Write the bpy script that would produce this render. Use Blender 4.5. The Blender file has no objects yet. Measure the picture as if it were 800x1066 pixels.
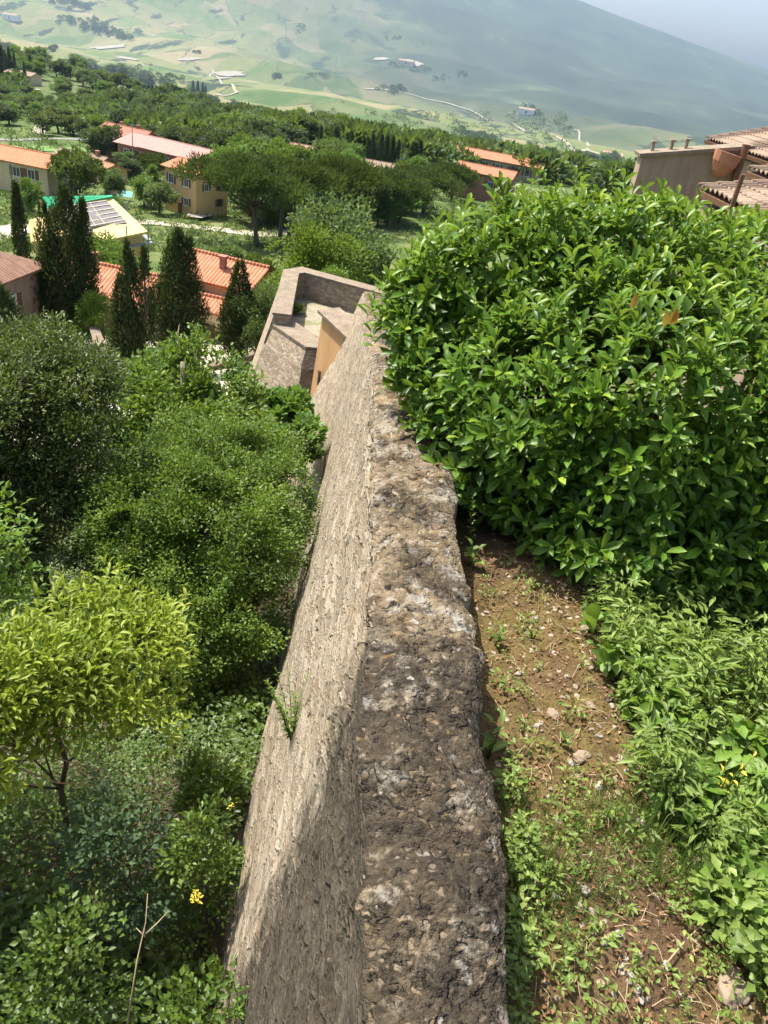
import bpy, math, random
import numpy as np
from mathutils import Vector, Matrix, noise as mnoise

R = math.radians
PI = math.pi
scene = bpy.context.scene
COL = scene.collection
rng = np.random.default_rng(11)
random.seed(11)

# ------------------------------------------------------------------ camera
PITCH, ROLL, F = R(31.4), R(9.0), 829.0
_r0 = np.array([1., 0, 0]); _u0 = np.array([0, math.sin(PITCH), math.cos(PITCH)])
_f = np.array([0, math.cos(PITCH), -math.sin(PITCH)])
_r = math.cos(ROLL)*_r0 + math.sin(ROLL)*_u0
_u = math.cos(ROLL)*_u0 - math.sin(ROLL)*_r0

def ray(px, py):
    d = _f*F + _r*(px-400.0) + _u*(533.0-py)
    return d/np.linalg.norm(d)
def ZP(px, py, z):                      # point of a sight line on a level plane
    d = ray(px, py); return d*(z/d[2])
def DP(px, py, dist):                   # point of a sight line at a horizontal distance
    d = ray(px, py); return d*(dist/math.hypot(d[0], d[1]))

# ------------------------------------------------------------------ terrain heights
_TD = np.array([0, 5, 10, 20, 30, 40, 50, 60, 80, 115, 150, 200, 260, 320, 450, 600, 800, 1200, 1800, 2600, 4000, 6500, 9000, 12500, 16000])
_TZ = np.array([-6.6, -7.0, -8.6, -11.2, -13.7, -16.1, -18.4, -20.4, -24.2, -29.2, -31.2, -33.4, -36.6, -41, -53.5, -70.5, -100, -156, -222, -280, -352, -395, -340, 0, 200.])
def fbm(x, y, s, o=3):
    return mnoise.fractal(Vector((x/s, y/s, 1.7)), 1.0, 2.0, o)
def sstep(a, b, v):
    t = min(1, max(0, (v-a)/(b-a))); return t*t*(3-2*t)
def T(x, y):
    d = math.hypot(x, y); az = math.degrees(math.atan2(x, y))
    z = float(np.interp(d, _TD, _TZ))
    if d < 80: z += 0.25*fbm(x, y, 3.0)*sstep(4, 10, d)
    if d > 60: z += 1.1*fbm(x, y, 60)*sstep(60, 150, d)
    if d > 150: z += sstep(8, 27, -az)*float(np.interp(d, [150, 300, 500, 800, 1000, 1400], [0, -11, -6, 30, 24, 0]))
    if d > 350:
        a = sstep(350, 1500, d)
        z += a*16*fbm(x, y, 420, 3)
        z += sstep(900, 2500, d)*52*fbm(x+900, y, 1500, 3)
        # long spurs running down from upper left to lower right
        z += sstep(900, 2600, d)*(46*math.sin((x*0.50+y*0.86)/330.0+2.4*fbm(x, y, 1700, 2))+18*math.sin((x*0.62+y*0.78)/135.0+2.0*fbm(x+300, y, 900, 2)))
    if d > 7000:
        k = sstep(7000, 14500, d)
        top = np.interp(az, [-60, -20, -8, 0, 4, 8, 13, 19, 24, 30, 60], [1900, 1500, 1250, 950, 770, 560, 330, 90, -90, -230, -330])
        z = z*(1-k) + k*(top - 380*(1-sstep(10500, 14500, d))) + k*110*fbm(x, y, 2600, 4)*(1-0.7*sstep(12000, 14500, d))
    return z
def solve_d(px, py, h0, d0, start=30.0):
    """distance at which something of height h0 (given for distance d0, same angular size) stands on the ground with its top on the sight line"""
    d = ray(px, py); h = math.hypot(d[0], d[1]); s = start
    while s < 12000:
        p = d*(s/h)
        if p[2]-T(p[0], p[1]) < h0*s/d0: return s
        s *= 1.008
    return d0
def hit(px, py, start=3.0):
    d = ray(px, py); h = math.hypot(d[0], d[1]); s = start; prev = start
    while s < 20000:
        p = d*(s/h)
        if p[2] < T(p[0], p[1]):
            lo, hi = prev, s
            for _ in range(24):
                m = (lo+hi)/2; p = d*(m/h)
                if p[2] < T(p[0], p[1]): hi = m
                else: lo = m
            return d*(hi/h)
        prev = s; s *= 1.02
    return d*(12000/h)

# ------------------------------------------------------------------ object helpers
def tag(o, label=None, cat=None, group=None, kind=None):
    if label: o['label'] = label
    if cat: o['category'] = cat
    if group: o['group'] = group
    if kind: o['kind'] = kind
    return o
def empty(name, loc, rz=0.0):
    o = bpy.data.objects.new(name, None); COL.objects.link(o)
    o.location = Vector([float(v) for v in loc]); o.rotation_euler = (0, 0, rz)
    o.empty_display_size = 0.2
    return o
def link(name, me, mats, parent=None):
    o = bpy.data.objects.new(name, me); COL.objects.link(o)
    if mats is not None:
        for m in (mats if isinstance(mats, (list, tuple)) else [mats]): me.materials.append(m)
    if parent: o.parent = parent
    return o
def np_mesh(name, V, faces, smooth=False, tone=None, mi=None):
    """V (n,3); faces: (m,k) array or a list of arrays with different k"""
    me = bpy.data.meshes.new(name)
    if not isinstance(faces, list): faces = [faces]
    V = np.asarray(V, dtype=np.float32)
    loops = np.concatenate([np.asarray(f, dtype=np.int32).ravel() for f in faces])
    tot = np.concatenate([np.full(len(f), np.asarray(f).shape[1], dtype=np.int32) for f in faces])
    start = np.concatenate([[0], np.cumsum(tot)[:-1]]).astype(np.int32)
    me.vertices.add(len(V)); me.vertices.foreach_set('co', V.ravel())
    me.loops.add(len(loops)); me.loops.foreach_set('vertex_index', loops)
    me.polygons.add(len(tot)); me.polygons.foreach_set('loop_start', start)
    if smooth: me.polygons.foreach_set('use_smooth', np.ones(len(tot), dtype=bool))
    if mi is not None: me.polygons.foreach_set('material_index', np.asarray(mi, dtype=np.int32))
    if tone is not None:
        a = me.attributes.new('tone', 'FLOAT', 'POINT'); a.data.foreach_set('value', np.asarray(tone, dtype=np.float32))
    me.update(calc_edges=True)
    return me
class MB:
    """collects simple solids into one mesh"""
    def __init__(s): s.v = []; s.f = []
    def add(s, vs, fs):
        n = len(s.v); s.v += [tuple(map(float, v)) for v in vs]; s.f += [tuple(i+n for i in f) for f in fs]; return s
    def box(s, c, size, rz=0.0, taper=1.0):
        x, y, z = [q/2 for q in size]; ca, sa = math.cos(rz), math.sin(rz); vs = []
        for dz in (-1, 1):
            k = taper if dz > 0 else 1
            for dx, dy in ((-1, -1), (1, -1), (1, 1), (-1, 1)):
                a, b = dx*x*k, dy*y*k
                vs.append((c[0]+a*ca-b*sa, c[1]+a*sa+b*ca, c[2]+dz*z))
        return s.add(vs, [(0, 3, 2, 1), (4, 5, 6, 7), (0, 1, 5, 4), (1, 2, 6, 5), (2, 3, 7, 6), (3, 0, 4, 7)])
    def slab(s, quad, t):                # a quad given counter-clockwise from outside, thickened inwards by t
        q = [Vector([float(w) for w in v]) for v in quad]; n = (q[1]-q[0]).cross(q[-1]-q[0]).normalized()
        k = len(q); b = [v-n*t for v in q]
        fs = [tuple(range(k)), tuple(reversed(range(k, 2*k)))]
        for i in range(k): j = (i+1) % k; fs.append((i, k+i, k+j, j))
        return s.add(q+b, fs)
    def tube(s, pts, rad, seg=7):
        pts = [Vector([float(w) for w in p]) for p in pts]; n0 = len(s.v); m = len(pts)
        if not hasattr(rad, '__len__'): rad = [rad]*m
        for i, p in enumerate(pts):
            t = (pts[min(i+1, m-1)]-pts[max(i-1, 0)]).normalized()
            a = t.orthogonal().normalized() if i == 0 else (a - t*a.dot(t)).normalized()
            b = t.cross(a)
            for k in range(seg):
                w = 2*PI*k/seg; q = p+(a*math.cos(w)+b*math.sin(w))*rad[i]; s.v.append(tuple(q))
        for i in range(m-1):
            for k in range(seg):
                k2 = (k+1) % seg
                s.f.append((n0+i*seg+k, n0+i*seg+k2, n0+(i+1)*seg+k2, n0+(i+1)*seg+k))
        s.f.append(tuple(n0+k for k in reversed(range(seg)))); s.f.append(tuple(n0+(m-1)*seg+k for k in range(seg)))
        return s
    def build(s, name, m, parent=None, smooth=False, bevel=0):
        me = bpy.data.meshes.new(name); me.from_pydata(s.v, [], s.f); me.update()
        if smooth: me.polygons.foreach_set('use_smooth', np.ones(len(me.polygons), dtype=bool))
        o = link(name, me, m, parent)
        if bevel:
            b = o.modifiers.new('bevel', 'BEVEL'); b.width = bevel; b.segments = 2; b.limit_method = 'ANGLE'
        return o

# ------------------------------------------------------------------ shader helpers
class NT:
    def __init__(s, name):
        s.m = bpy.data.materials.new(name); s.m.use_nodes = True; s.t = s.m.node_tree; s.t.nodes.clear()
    def n(s, kind, ins=None, **props):
        nd = s.t.nodes.new('ShaderNode'+kind)
        for k, v in props.items(): setattr(nd, k, v)
        for k, v in (ins or {}).items(): s.put(nd.inputs[k], v)
        return nd
    def put(s, sock, v):
        if isinstance(v, bpy.types.NodeSocket): s.t.links.new(v, sock)
        elif isinstance(v, bpy.types.Node): s.t.links.new(v.outputs[0], sock)
        elif hasattr(v, '__len__') and sock.type == 'RGBA' and len(v) == 3: sock.default_value = (*v, 1)
        else: sock.default_value = v
    def mix(s, f, a, b, blend='MIX'):
        nd = s.t.nodes.new('ShaderNodeMix'); nd.data_type = 'RGBA'; nd.blend_type = blend
        s.put(nd.inputs[0], f); s.put(nd.inputs[6], a); s.put(nd.inputs[7], b); return nd.outputs[2]
    def math(s, op, a, b=0.0, c=None, clamp=False):
        nd = s.t.nodes.new('ShaderNodeMath'); nd.operation = op; nd.use_clamp = clamp
        s.put(nd.inputs[0], a); s.put(nd.inputs[1], b)
        if c is not None: s.put(nd.inputs[2], c)
        return nd.outputs[0]
    def ramp(s, f, stops, interp='LINEAR'):
        nd = s.t.nodes.new('ShaderNodeValToRGB'); cr = nd.color_ramp; cr.interpolation = interp
        while len(cr.elements) < len(stops): cr.elements.new(0.5)
        for e, (p, c) in zip(cr.elements, stops):
            e.position = p; e.color = (*c, 1) if hasattr(c, '__len__') else (c, c, c, 1)
        s.put(nd.inputs[0], f); return nd.outputs[0]
    def coord(s, which='Object'): return s.n('TexCoord').outputs[which]
    def pos(s): return s.n('NewGeometry').outputs['Position']
    def mapping(s, v, scale=(1, 1, 1), rot=(0, 0, 0), loc=(0, 0, 0)):
        nd = s.n('Mapping', {'Vector': v}); nd.inputs['Scale'].default_value = scale
        nd.inputs['Rotation'].default_value = rot; nd.inputs['Location'].default_value = loc; return nd.outputs[0]
    def noise(s, v, sc, detail=4, rough=0.6, dist=0.0, out=0):
        nd = s.n('TexNoise', {'Vector': v, 'Scale': sc, 'Detail': detail, 'Roughness': rough, 'Distortion': dist}); return nd.outputs[out]
    def vor(s, v, sc, feature='F1', out='Distance', rnd=1.0):
        nd = s.n('TexVoronoi', {'Vector': v, 'Scale': sc, 'Randomness': rnd}, feature=feature); return nd.outputs[out]
    def bump(s, h, strength=0.5, dist=0.02, normal=None):
        nd = s.n('Bump', {'Height': h, 'Strength': strength, 'Distance': dist})
        if normal is not None: s.put(nd.inputs['Normal'], normal)
        return nd.outputs[0]
    def out(s, col, rough=0.85, normal=None, spec=0.3, disp=None, shader=None):
        o = s.n('OutputMaterial')
        if shader is None:
            p = s.n('BsdfPrincipled', {'Base Color': col, 'Roughness': rough, 'Specular IOR Level': spec})
            if normal is not None: s.put(p.inputs['Normal'], normal)
            shader = p.outputs[0]
        s.put(o.inputs['Surface'], shader)
        if disp is not None: s.put(o.inputs['Displacement'], disp); s.m.displacement_method = 'BOTH'
        return s.m

def plain(name, col, rough=0.8, var=0.25, sc=6.0, spec=0.3, bump=0.15, metal=0):
    g = NT(name); v = g.coord()
    n1 = g.noise(v, sc, 5); n2 = g.noise(v, sc*0.17, 3)
    c = g.mix(g.math('MULTIPLY', n1, 1.0), tuple(x*(1-var) for x in col), tuple(min(1, x*(1+var)) for x in col))
    c = g.mix(g.math('MULTIPLY', n2, 0.5), c, tuple(x*0.75 for x in col))
    return g.out(c, rough, g.bump(n1, bump, 0.02), spec)

def leaf_mat(name, dark, light, young=None, rough=0.45, trans=0.3, spec=0.4, objvar=0.0):
    """leaf colour varies leaf by leaf (attribute tone) and, for shared meshes, tree by tree"""
    g = NT(name)
    t = g.n('Attribute', attribute_name='tone').outputs['Fac']
    stops = [(0.0, dark), (0.62, light)]
    if young: stops += [(0.8, light), (1.0, young)]
    c = g.ramp(t, stops)
    if objvar:
        rnd = g.n('ObjectInfo').outputs['Random']
        hs = g.n('HueSaturation', {'Color': c, 'Hue': g.math('MULTIPLY_ADD', rnd, 0.05*objvar, 0.5-0.025*objvar),
                                  'Saturation': g.math('MULTIPLY_ADD', rnd, -0.3*objvar, 1.1), 'Value': g.math('MULTIPLY_ADD', rnd, 0.5*objvar, 1-0.22*objvar)})
        c = hs.outputs[0]
    p = g.n('BsdfPrincipled', {'Base Color': c, 'Roughness': rough, 'Specular IOR Level': spec})
    tl = g.n('BsdfTranslucent', {'Color': g.mix(0.5, c, (0.30, 0.42, 0.04), 'MIX')})
    ms = g.n('MixShader', {0: trans, 1: p.outputs[0], 2: tl.outputs[0]})
    return g.out(None, shader=ms.outputs[0])

# ------------------------------------------------------------------ foliage helpers
def unit(a): return a/np.maximum(1e-9, np.linalg.norm(a, axis=-1, keepdims=True))
def rdir(n, r=None): return unit((r or rng).normal(size=(n, 3)))
TEMPL = {
 'rhomb': (np.array([[0, 0, 0], [.45, .5, .12], [1, 0, -.08], [.45, -.5, .12]]), [np.array([[0, 1, 2], [0, 2, 3]])]),
 'fine': (np.array([[0, 0, 0], [.33, 0, .03], [.68, 0, 0], [1, 0, -.13], [.3, .42, .16], [.66, .46, .12], [.3, -.42, .16], [.66, -.46, .12]]),
          [np.array([[0, 1, 4], [2, 3, 5], [0, 6, 1], [2, 7, 3]]), np.array([[1, 2, 5, 4], [1, 6, 7, 2]])]),
 'obov': (np.array([[0, 0, 0], [.36, 0, .03], [.74, 0, .0], [1, 0, -.10], [.36, .34, .13], [.76, .47, .10], [.36, -.34, .13], [.76, -.47, .10]]),
          [np.array([[0, 1, 4], [2, 3, 5], [0, 6, 1], [2, 7, 3]]), np.array([[1, 2, 5, 4], [1, 6, 7, 2]])]),
 'blade': (np.array([[0, .5, 0], [0, -.5, 0], [.5, -.35, .0], [.5, .35, 0], [1, 0, -.25]]), [np.array([[2, 4, 3]]), np.array([[0, 1, 2, 3]])]),
}
def leaves(name, P, D, U, L, W, templ='rhomb', tone=None, smooth=None):
    P = np.asarray(P); n = len(P); D = unit(D); S = unit(np.cross(U, D)); N = np.cross(D, S)
    tv, tf = TEMPL[templ]; k = len(tv)
    L = np.broadcast_to(L, (n,)); W = np.broadcast_to(W, (n,))
    V = (P[:, None, :] + D[:, None, :]*(tv[None, :, 0, None]*L[:, None, None]) + S[:, None, :]*(tv[None, :, 1, None]*W[:, None, None])
         + N[:, None, :]*(tv[None, :, 2, None]*L[:, None, None]))
    off = (np.arange(n)*k)[:, None, None]
    faces = [(f[None]+off).reshape(-1, f.shape[1]) for f in tf]
    if tone is None: tone = rng.random(n)
    return np_mesh(name, V.reshape(-1, 3), faces, smooth=(templ in ('fine', 'obov')) if smooth is None else smooth, tone=np.repeat(tone, k))

def clumps(lobes, nsub, rs=(0.28, 0.45), seed=0, low=0.35, ext=0.95):
    """sub-clumps scattered over big lobes (cx,cy,cz,rx,ry,rz)"""
    r = np.random.default_rng(seed); lobes = np.asarray(lobes, float)
    w = (lobes[:, 3]*lobes[:, 4]+lobes[:, 3]*lobes[:, 5]+lobes[:, 4]*lobes[:, 5]); w /= w.sum(); out = []
    while len(out) < nsub:
        i = r.choice(len(lobes), p=w); lb = lobes[i]; d = rdir(1, r)[0]
        if d[2] < -0.1 and r.random() > low: continue
        q = lb[:3] + d*lb[3:]*r.uniform(0.45, ext)
        m = lb[3:].mean()*r.uniform(*rs)
        out.append((*q, m, *unit(d/lb[3:])))
    return np.array(out)
def crown_mesh(name, lobes, nsub, nleaf, L, W, templ='rhomb', seed=0, rs=(0.28, 0.45), up=0.5, out=0.7, flat=0.75, tonef=None, low=0.35, droop=0.0, jit=0.12, gap=0.0, gs=2.2, ext=0.95):
    r = np.random.default_rng(seed+5); C = clumps(lobes, nsub, rs, seed, low, ext)
    w = C[:, 3]**2; idx = r.choice(len(C), size=nleaf, p=w/w.sum())
    d = rdir(nleaf, r); rad = C[idx, 3]*(0.35+0.7*r.random(nleaf)**0.6)
    P = C[idx, :3] + d*rad[:, None]*np.array([1, 1, flat]) + jit*C[idx, 3:4]*r.normal(size=(nleaf, 3))
    if gap:
        q = P*gs+seed; f = np.sin(q[:, 0]*1.7+1.3*np.sin(q[:, 1]*1.1))+np.sin(q[:, 1]*1.9+1.2*np.sin(q[:, 2]*1.3+2))+np.sin(q[:, 2]*2.1+1.4*np.sin(q[:, 0]*.9+4))
        keep = f > np.quantile(f, gap); P, d, idx = P[keep], d[keep], idx[keep]; nleaf = len(P)
    D = unit(out*d + 0.45*C[idx, 4:7] + up*np.array([0, 0, 1.]) + 0.75*rdir(nleaf, r) - droop*np.array([0, 0, 1.]))
    U = unit(np.array([0, 0, 1.]) + 0.35*d + 0.55*rdir(nleaf, r))
    ct = r.random(len(C))
    tone = np.clip(0.6*ct[idx] + 0.5*r.random(nleaf) - 0.05, 0, 1)
    sz = r.uniform(0.7, 1.25, nleaf)
    return leaves(name, P, D, U, L*sz, W*sz, templ, tone)
def branchy(mb, base, top, r0, lobes, seed=0, seg=8, bend=0.12, n=None, twig=0.25):
    """tapered trunk from base to top with limbs into each lobe"""
    rr = random.Random(seed); base = Vector([float(v) for v in base]); top = Vector([float(v) for v in top]); h = (top-base).length
    pts = []; 
    for i in range(7):
        t = i/6; q = base.lerp(top, t)+Vector((rr.uniform(-1, 1), rr.uniform(-1, 1), 0))*bend*h*0.25*math.sin(PI*t); pts.append(q)
    mb.tube([pts[0]-Vector((0, 0, 0.4))]+pts, [r0*1.35]+[r0*(1.15-0.75*i/6) for i in range(7)], seg)
    for lb in lobes:
        t = rr.uniform(0.45, 0.95); a = pts[int(t*6)]; c = Vector([float(v) for v in lb[:3]])
        m = a.lerp(c, 0.5)+Vector((rr.uniform(-.1, .1), rr.uniform(-.1, .1), -0.12))*h*0.4
        rl = r0*0.55*(1.1-0.5*t); mb.tube([a, a.lerp(m, .55), m.lerp(c, .4), c], [rl, rl*.8, rl*.55, rl*.25], 6)
        for _ in range(3):
            e = c+Vector((rr.uniform(-1, 1)*lb[3], rr.uniform(-1, 1)*lb[4], rr.uniform(-.2, 1)*lb[5]))*0.85
            mb.tube([m.lerp(c, .5), c.lerp(e, .5), e], [rl*.4, rl*.25, rl*.08], 5)
    return mb
# ================================================================== materials
M = {}
bark = NT('bark'); _v = bark.mapping(bark.coord(), (1, 1, 0.25))
_n = bark.noise(_v, 14, 6, 0.7)
M['bark'] = bark.out(bark.ramp(_n, [(0.3, (0.045, 0.035, 0.027)), (0.7, (0.16, 0.13, 0.10))]), 0.95, bark.bump(_n, 0.7, 0.03), 0.1)
M['pale_bark'] = plain('pale_bark', (0.26, 0.22, 0.17), 0.9, 0.35, 9)

# tiles: half-round rows running down the slope (object x is along the ridge, y down the slope)
def tile_mat(name, c1, c2, period=0.22, moss=0.15):
    g = NT(name); v = g.coord()
    sx = g.n('SeparateXYZ', {0: v})
    row = g.math('ABSOLUTE', g.math('SINE', g.math('MULTIPLY', sx.outputs[0], PI/period)))
    stepv = g.math('FRACT', g.math('MULTIPLY', sx.outputs[1], 1/0.36))
    cell = g.n('TexWhiteNoise', {'Vector': g.n('CombineXYZ', {0: g.math('FLOOR', g.math('MULTIPLY', sx.outputs[0], 1/period)), 1: g.math('FLOOR', g.math('MULTIPLY', sx.outputs[1], 1/0.36))}).outputs[0]}).outputs['Value']
    n = g.noise(v, 1.3, 5, 0.65); n2 = g.noise(v, 9, 4)
    c = g.mix(g.math('MULTIPLY_ADD', cell, 0.6, g.math('MULTIPLY_ADD', n, 0.7, -0.2)), c1, c2)
    c = g.mix(g.ramp(n, [(0.52, 0), (0.75, moss*2)]), c, (0.16, 0.13, 0.10))
    c = g.mix(g.math('MULTIPLY', g.ramp(row, [(0.0, 1), (0.35, 0)]), 0.6), c, tuple(0.35*q for q in c1))
    h = g.math('ADD', row, g.math('MULTIPLY', stepv, 0.35))
    return g.out(c, 0.85, g.bump(h, 0.9, 0.06), 0.2)
M['tile_orange'] = tile_mat('orange_roof_tile', (0.40, 0.145, 0.075), (0.55, 0.25, 0.145), 0.24, 0.14)
M['tile_orange2'] = tile_mat('bright_roof_tile', (0.45, 0.155, 0.075), (0.58, 0.25, 0.14), 0.24, 0.08)
M['tile_red'] = tile_mat('red_roof_tile', (0.36, 0.13, 0.09), (0.50, 0.22, 0.15), 0.24, 0.12)
M['tile_pink'] = tile_mat('pink_roof_tile', (0.42, 0.21, 0.18), (0.52, 0.30, 0.25), 0.3, 0.1)
M['tile_brown'] = tile_mat('old_brown_tile', (0.22, 0.12, 0.085), (0.36, 0.22, 0.15), 0.2, 0.4)
M['tile_buff'] = tile_mat('buff_roof_tile', (0.24, 0.165, 0.115), (0.37, 0.275, 0.20), 0.22, 0.4)

def plaster(name, col, stain=0.4):
    g = NT(name); v = g.coord(); n = g.noise(v, 0.9, 6, 0.65); n2 = g.noise(g.mapping(v, (2.5, 2.5, 0.35)), 1.6, 5, 0.7); n3 = g.noise(v, 30, 3)
    c = g.mix(n, tuple(q*0.82 for q in col), tuple(min(1, q*1.12) for q in col))
    c = g.mix(g.math('MULTIPLY', g.ramp(n2, [(0.45, 0), (0.75, 1)]), stain), c, tuple(q*0.5 for q in col))
    return g.out(c, 0.92, g.bump(n3, 0.25, 0.01), 0.15)
M['cream'] = plaster('cream_plaster', (0.66, 0.52, 0.33), .25)
M['yellow'] = plaster('yellow_plaster', (0.62, 0.43, 0.20), .25)
M['pinkplaster'] = plaster('pink_plaster', (0.34, 0.265, 0.195), 0.7)
M['ochre'] = plaster('ochre_plaster', (0.48, 0.29, 0.135), 0.75)
M['greyplaster'] = plaster('grey_plaster', (0.36, 0.34, 0.31))
M['redbrick'] = plaster('brick_red_plaster', (0.34, 0.17, 0.13))
M['white'] = plain('white_paint', (0.72, 0.72, 0.70), 0.5, 0.08)
M['woodbrown'] = plain('brown_wood', (0.17, 0.09, 0.05), 0.7, 0.3, 8)
M['shutter'] = plain('dark_shutter', (0.07, 0.055, 0.045), 0.6, 0.25, 10)
gg = NT('window_glass'); M['glass'] = gg.out((0.035, 0.042, 0.05), 0.12, None, 0.6)
M['metal'] = plain('grey_metal', (0.25, 0.26, 0.27), 0.45, 0.15, 12)
M['wood_board'] = plain('yellow_boarding', (0.68, 0.52, 0.22), 0.8, 0.12, 5)
M['battens'] = plain('grey_membrane', (0.17, 0.16, 0.165), 0.8, 0.2, 4)
M['batten_wood'] = plain('pale_batten', (0.46, 0.40, 0.30), 0.8, 0.2, 4)
M['green_net'] = plain('green_netting', (0.03, 0.36, 0.17), 0.7, 0.2, 5)
M['orange_net'] = plain('orange_netting', (0.65, 0.13, 0.05), 0.7, 0.3, 5)
M['black_rubber'] = plain('black_rubber', (0.02, 0.02, 0.02), 0.8, 0.1)
M['terracotta'] = plain('terracotta', (0.42, 0.19, 0.11), 0.8, 0.25, 14)

# --- rubble masonry of the town wall: battered face + eroded top
def rubble(name, near_dark=True, stone=7.0, disp=True, base=((0.27, 0.22, 0.155), (0.38, 0.325, 0.245), (0.18, 0.145, 0.10))):
    g = NT(name); p = g.pos(); sep = g.n('SeparateXYZ', {0: p}); nrm = g.n('SeparateXYZ', {0: g.n('NewGeometry').outputs['True Normal']})
    wob = g.noise(p, 2.2, 3); big = g.noise(p, 1.1, 5, 0.6); fine = g.noise(p, 38, 5, 0.7); mid = g.noise(p, 11, 5, 0.65)
    pv = g.n('VectorMath', {0: p, 1: g.n('VectorMath', {0: g.noise(p, 6, 3, out=1), 1: (0.16, 0.16, 0.16)}, operation='MULTIPLY').outputs[0]}, operation='ADD').outputs[0]
    ms = g.mapping(pv, (1.0, 0.62, 1.65))
    d1 = g.vor(ms, stone, 'DISTANCE_TO_EDGE'); c1 = g.vor(ms, stone, 'F1', 'Color')
    cell = g.n('SeparateColor', {0: c1}).outputs[0]; cell2 = g.n('SeparateColor', {0: c1}).outputs[1]
    # face: light weathered limestone and mortar
    face = g.ramp(g.math('MULTIPLY_ADD', cell, 0.7, g.math('MULTIPLY', big, 0.35)), [(0.1, base[2]), (0.45, base[0]), (0.85, base[1])])
    joint = g.ramp(d1, [(0.0, 1), (0.10, 0)])
    pit = g.ramp(g.vor(g.mapping(pv, (1, 1, 1.6)), stone*3.1, 'F1'), [(0.12, 1), (0.30, 0)])
    pit = g.math('MULTIPLY', pit, g.ramp(mid, [(0.52, 0), (0.66, 1)]))
    face = g.mix(g.math('MULTIPLY', g.ramp(fine, [(.4, 0), (.7, .5)]), g.math('SUBTRACT', 1.0, joint)), face, g.ramp(cell2, [(.2, (.50, .44, .35)), (.6, (.30, .235, .165)), (.9, (.43, .29, .17))]))
    face = g.mix(g.math('MULTIPLY', joint, 0.62), face, (0.21, 0.175, 0.125))
    face = g.mix(g.math('MULTIPLY', pit, 0.75), face, (0.07, 0.055, 0.04))
    face = g.mix(g.ramp(g.noise(g.mapping(p, (1, 0.7, 0.3)), 2.6, 5, 0.7), [(0.56, 0), (0.74, 0.55)]), face, (0.17, 0.15, 0.115))
    # top: broken concrete of pebbles, crust and lichens
    a1 = g.vor(pv, 34, 'F1', 'Color'); acol = g.n('SeparateColor', {0: a1}).outputs[0]; ad = g.vor(pv, 34, 'F1')
    b1 = g.vor(pv, 15, 'F1', 'Color'); bcol = g.n('SeparateColor', {0: b1}).outputs[2]; bd = g.vor(pv, 15, 'F1')
    top = g.ramp(g.math('MULTIPLY_ADD', mid, 1.1, -0.1), [(0.25, (0.085, 0.065, 0.043)), (0.48, (0.25, 0.20, 0.13)), (0.72, (0.42, 0.345, 0.235))])
    peb = g.math('MULTIPLY', g.ramp(ad, [(0.30, 1), (0.5, 0)]), g.ramp(acol, [(0.66, 0), (0.75, .9)]))
    top = g.mix(g.math('MULTIPLY', peb, 0.8), top, g.ramp(bcol, [(0.2, (0.34, 0.28, 0.20)), (0.6, (0.50, 0.46, 0.38)), (0.9, (0.40, 0.27, 0.15))]))
    bpeb = g.math('MULTIPLY', g.ramp(bd, [(0.36, 1), (0.46, 0)]), g.ramp(bcol, [(0.62, 0), (0.66, 1)]))
    top = g.mix(g.math('MULTIPLY', bpeb, 0.75), top, g.ramp(acol, [(0.2, (0.42, 0.36, 0.27)), (0.8, (0.26, 0.21, 0.15))]))
    hole = g.ramp(g.noise(p, 17, 4, 0.6), [(0.34, 1), (0.43, 0)])
    top = g.mix(g.math('MULTIPLY', hole, 0.85), top, (0.035, 0.027, 0.02))
    wl = g.math('MULTIPLY', g.ramp(g.noise(p, 9, 3, 0.5), [(0.60, 0), (0.66, 1)]), g.ramp(fine, [(0.35, 0.2), (0.6, 1)]))
    top = g.mix(g.math('MULTIPLY', wl, 0.75), top, (0.56, 0.55, 0.51))
    spots = g.math('MULTIPLY', g.ramp(g.math('ADD', g.vor(pv, 20, 'F1'), g.math('MULTIPLY_ADD', fine, .25, -.12)), [(0.16, 1), (0.24, 0)]), g.ramp(g.n('SeparateColor', {0: g.vor(pv, 20, 'F1', 'Color')}).outputs[1], [(0.80, 0), (0.82, 1)]))
    top = g.mix(g.math('MULTIPLY', spots, 0.85), top, (0.62, 0.60, 0.55))
    ol = g.ramp(g.noise(p, 13, 4, 0.7), [(0.63, 0), (0.72, 1)])
    top = g.mix(g.math('MULTIPLY', ol, 0.7), top, (0.48, 0.30, 0.06))
    pn = g.noise(p, 3.1, 4, 0.6); pn2 = g.noise(p, 5.3, 4, .6)
    top = g.mix(g.math('MULTIPLY', g.ramp(pn, [(.46, 0), (.56, 1)]), g.ramp(fine, [(.3, .95), (.75, .3)])), top, (0.045, 0.038, 0.03))
    top = g.mix(g.math('MULTIPLY', g.ramp(pn2, [(.54, 0), (.64, 1)]), g.ramp(fine, [(.35, .15), (.6, .85)])), top, (0.46, 0.44, 0.38))
    top = g.mix(g.math('MULTIPLY', g.ramp(g.noise(p, 1.9, 3, .5), [(.55, 0), (.63, .55)]), g.ramp(mid, [(.4, .3), (.6, 1)])), top, (0.46, 0.34, 0.19))
    top = g.mix(1.0, top, (0.74, 0.72, 0.69), 'MULTIPLY')
    istop = g.ramp(nrm.outputs[2], [(0.45, 0), (0.75, 1)])
    c = g.mix(istop, face, top)
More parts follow.
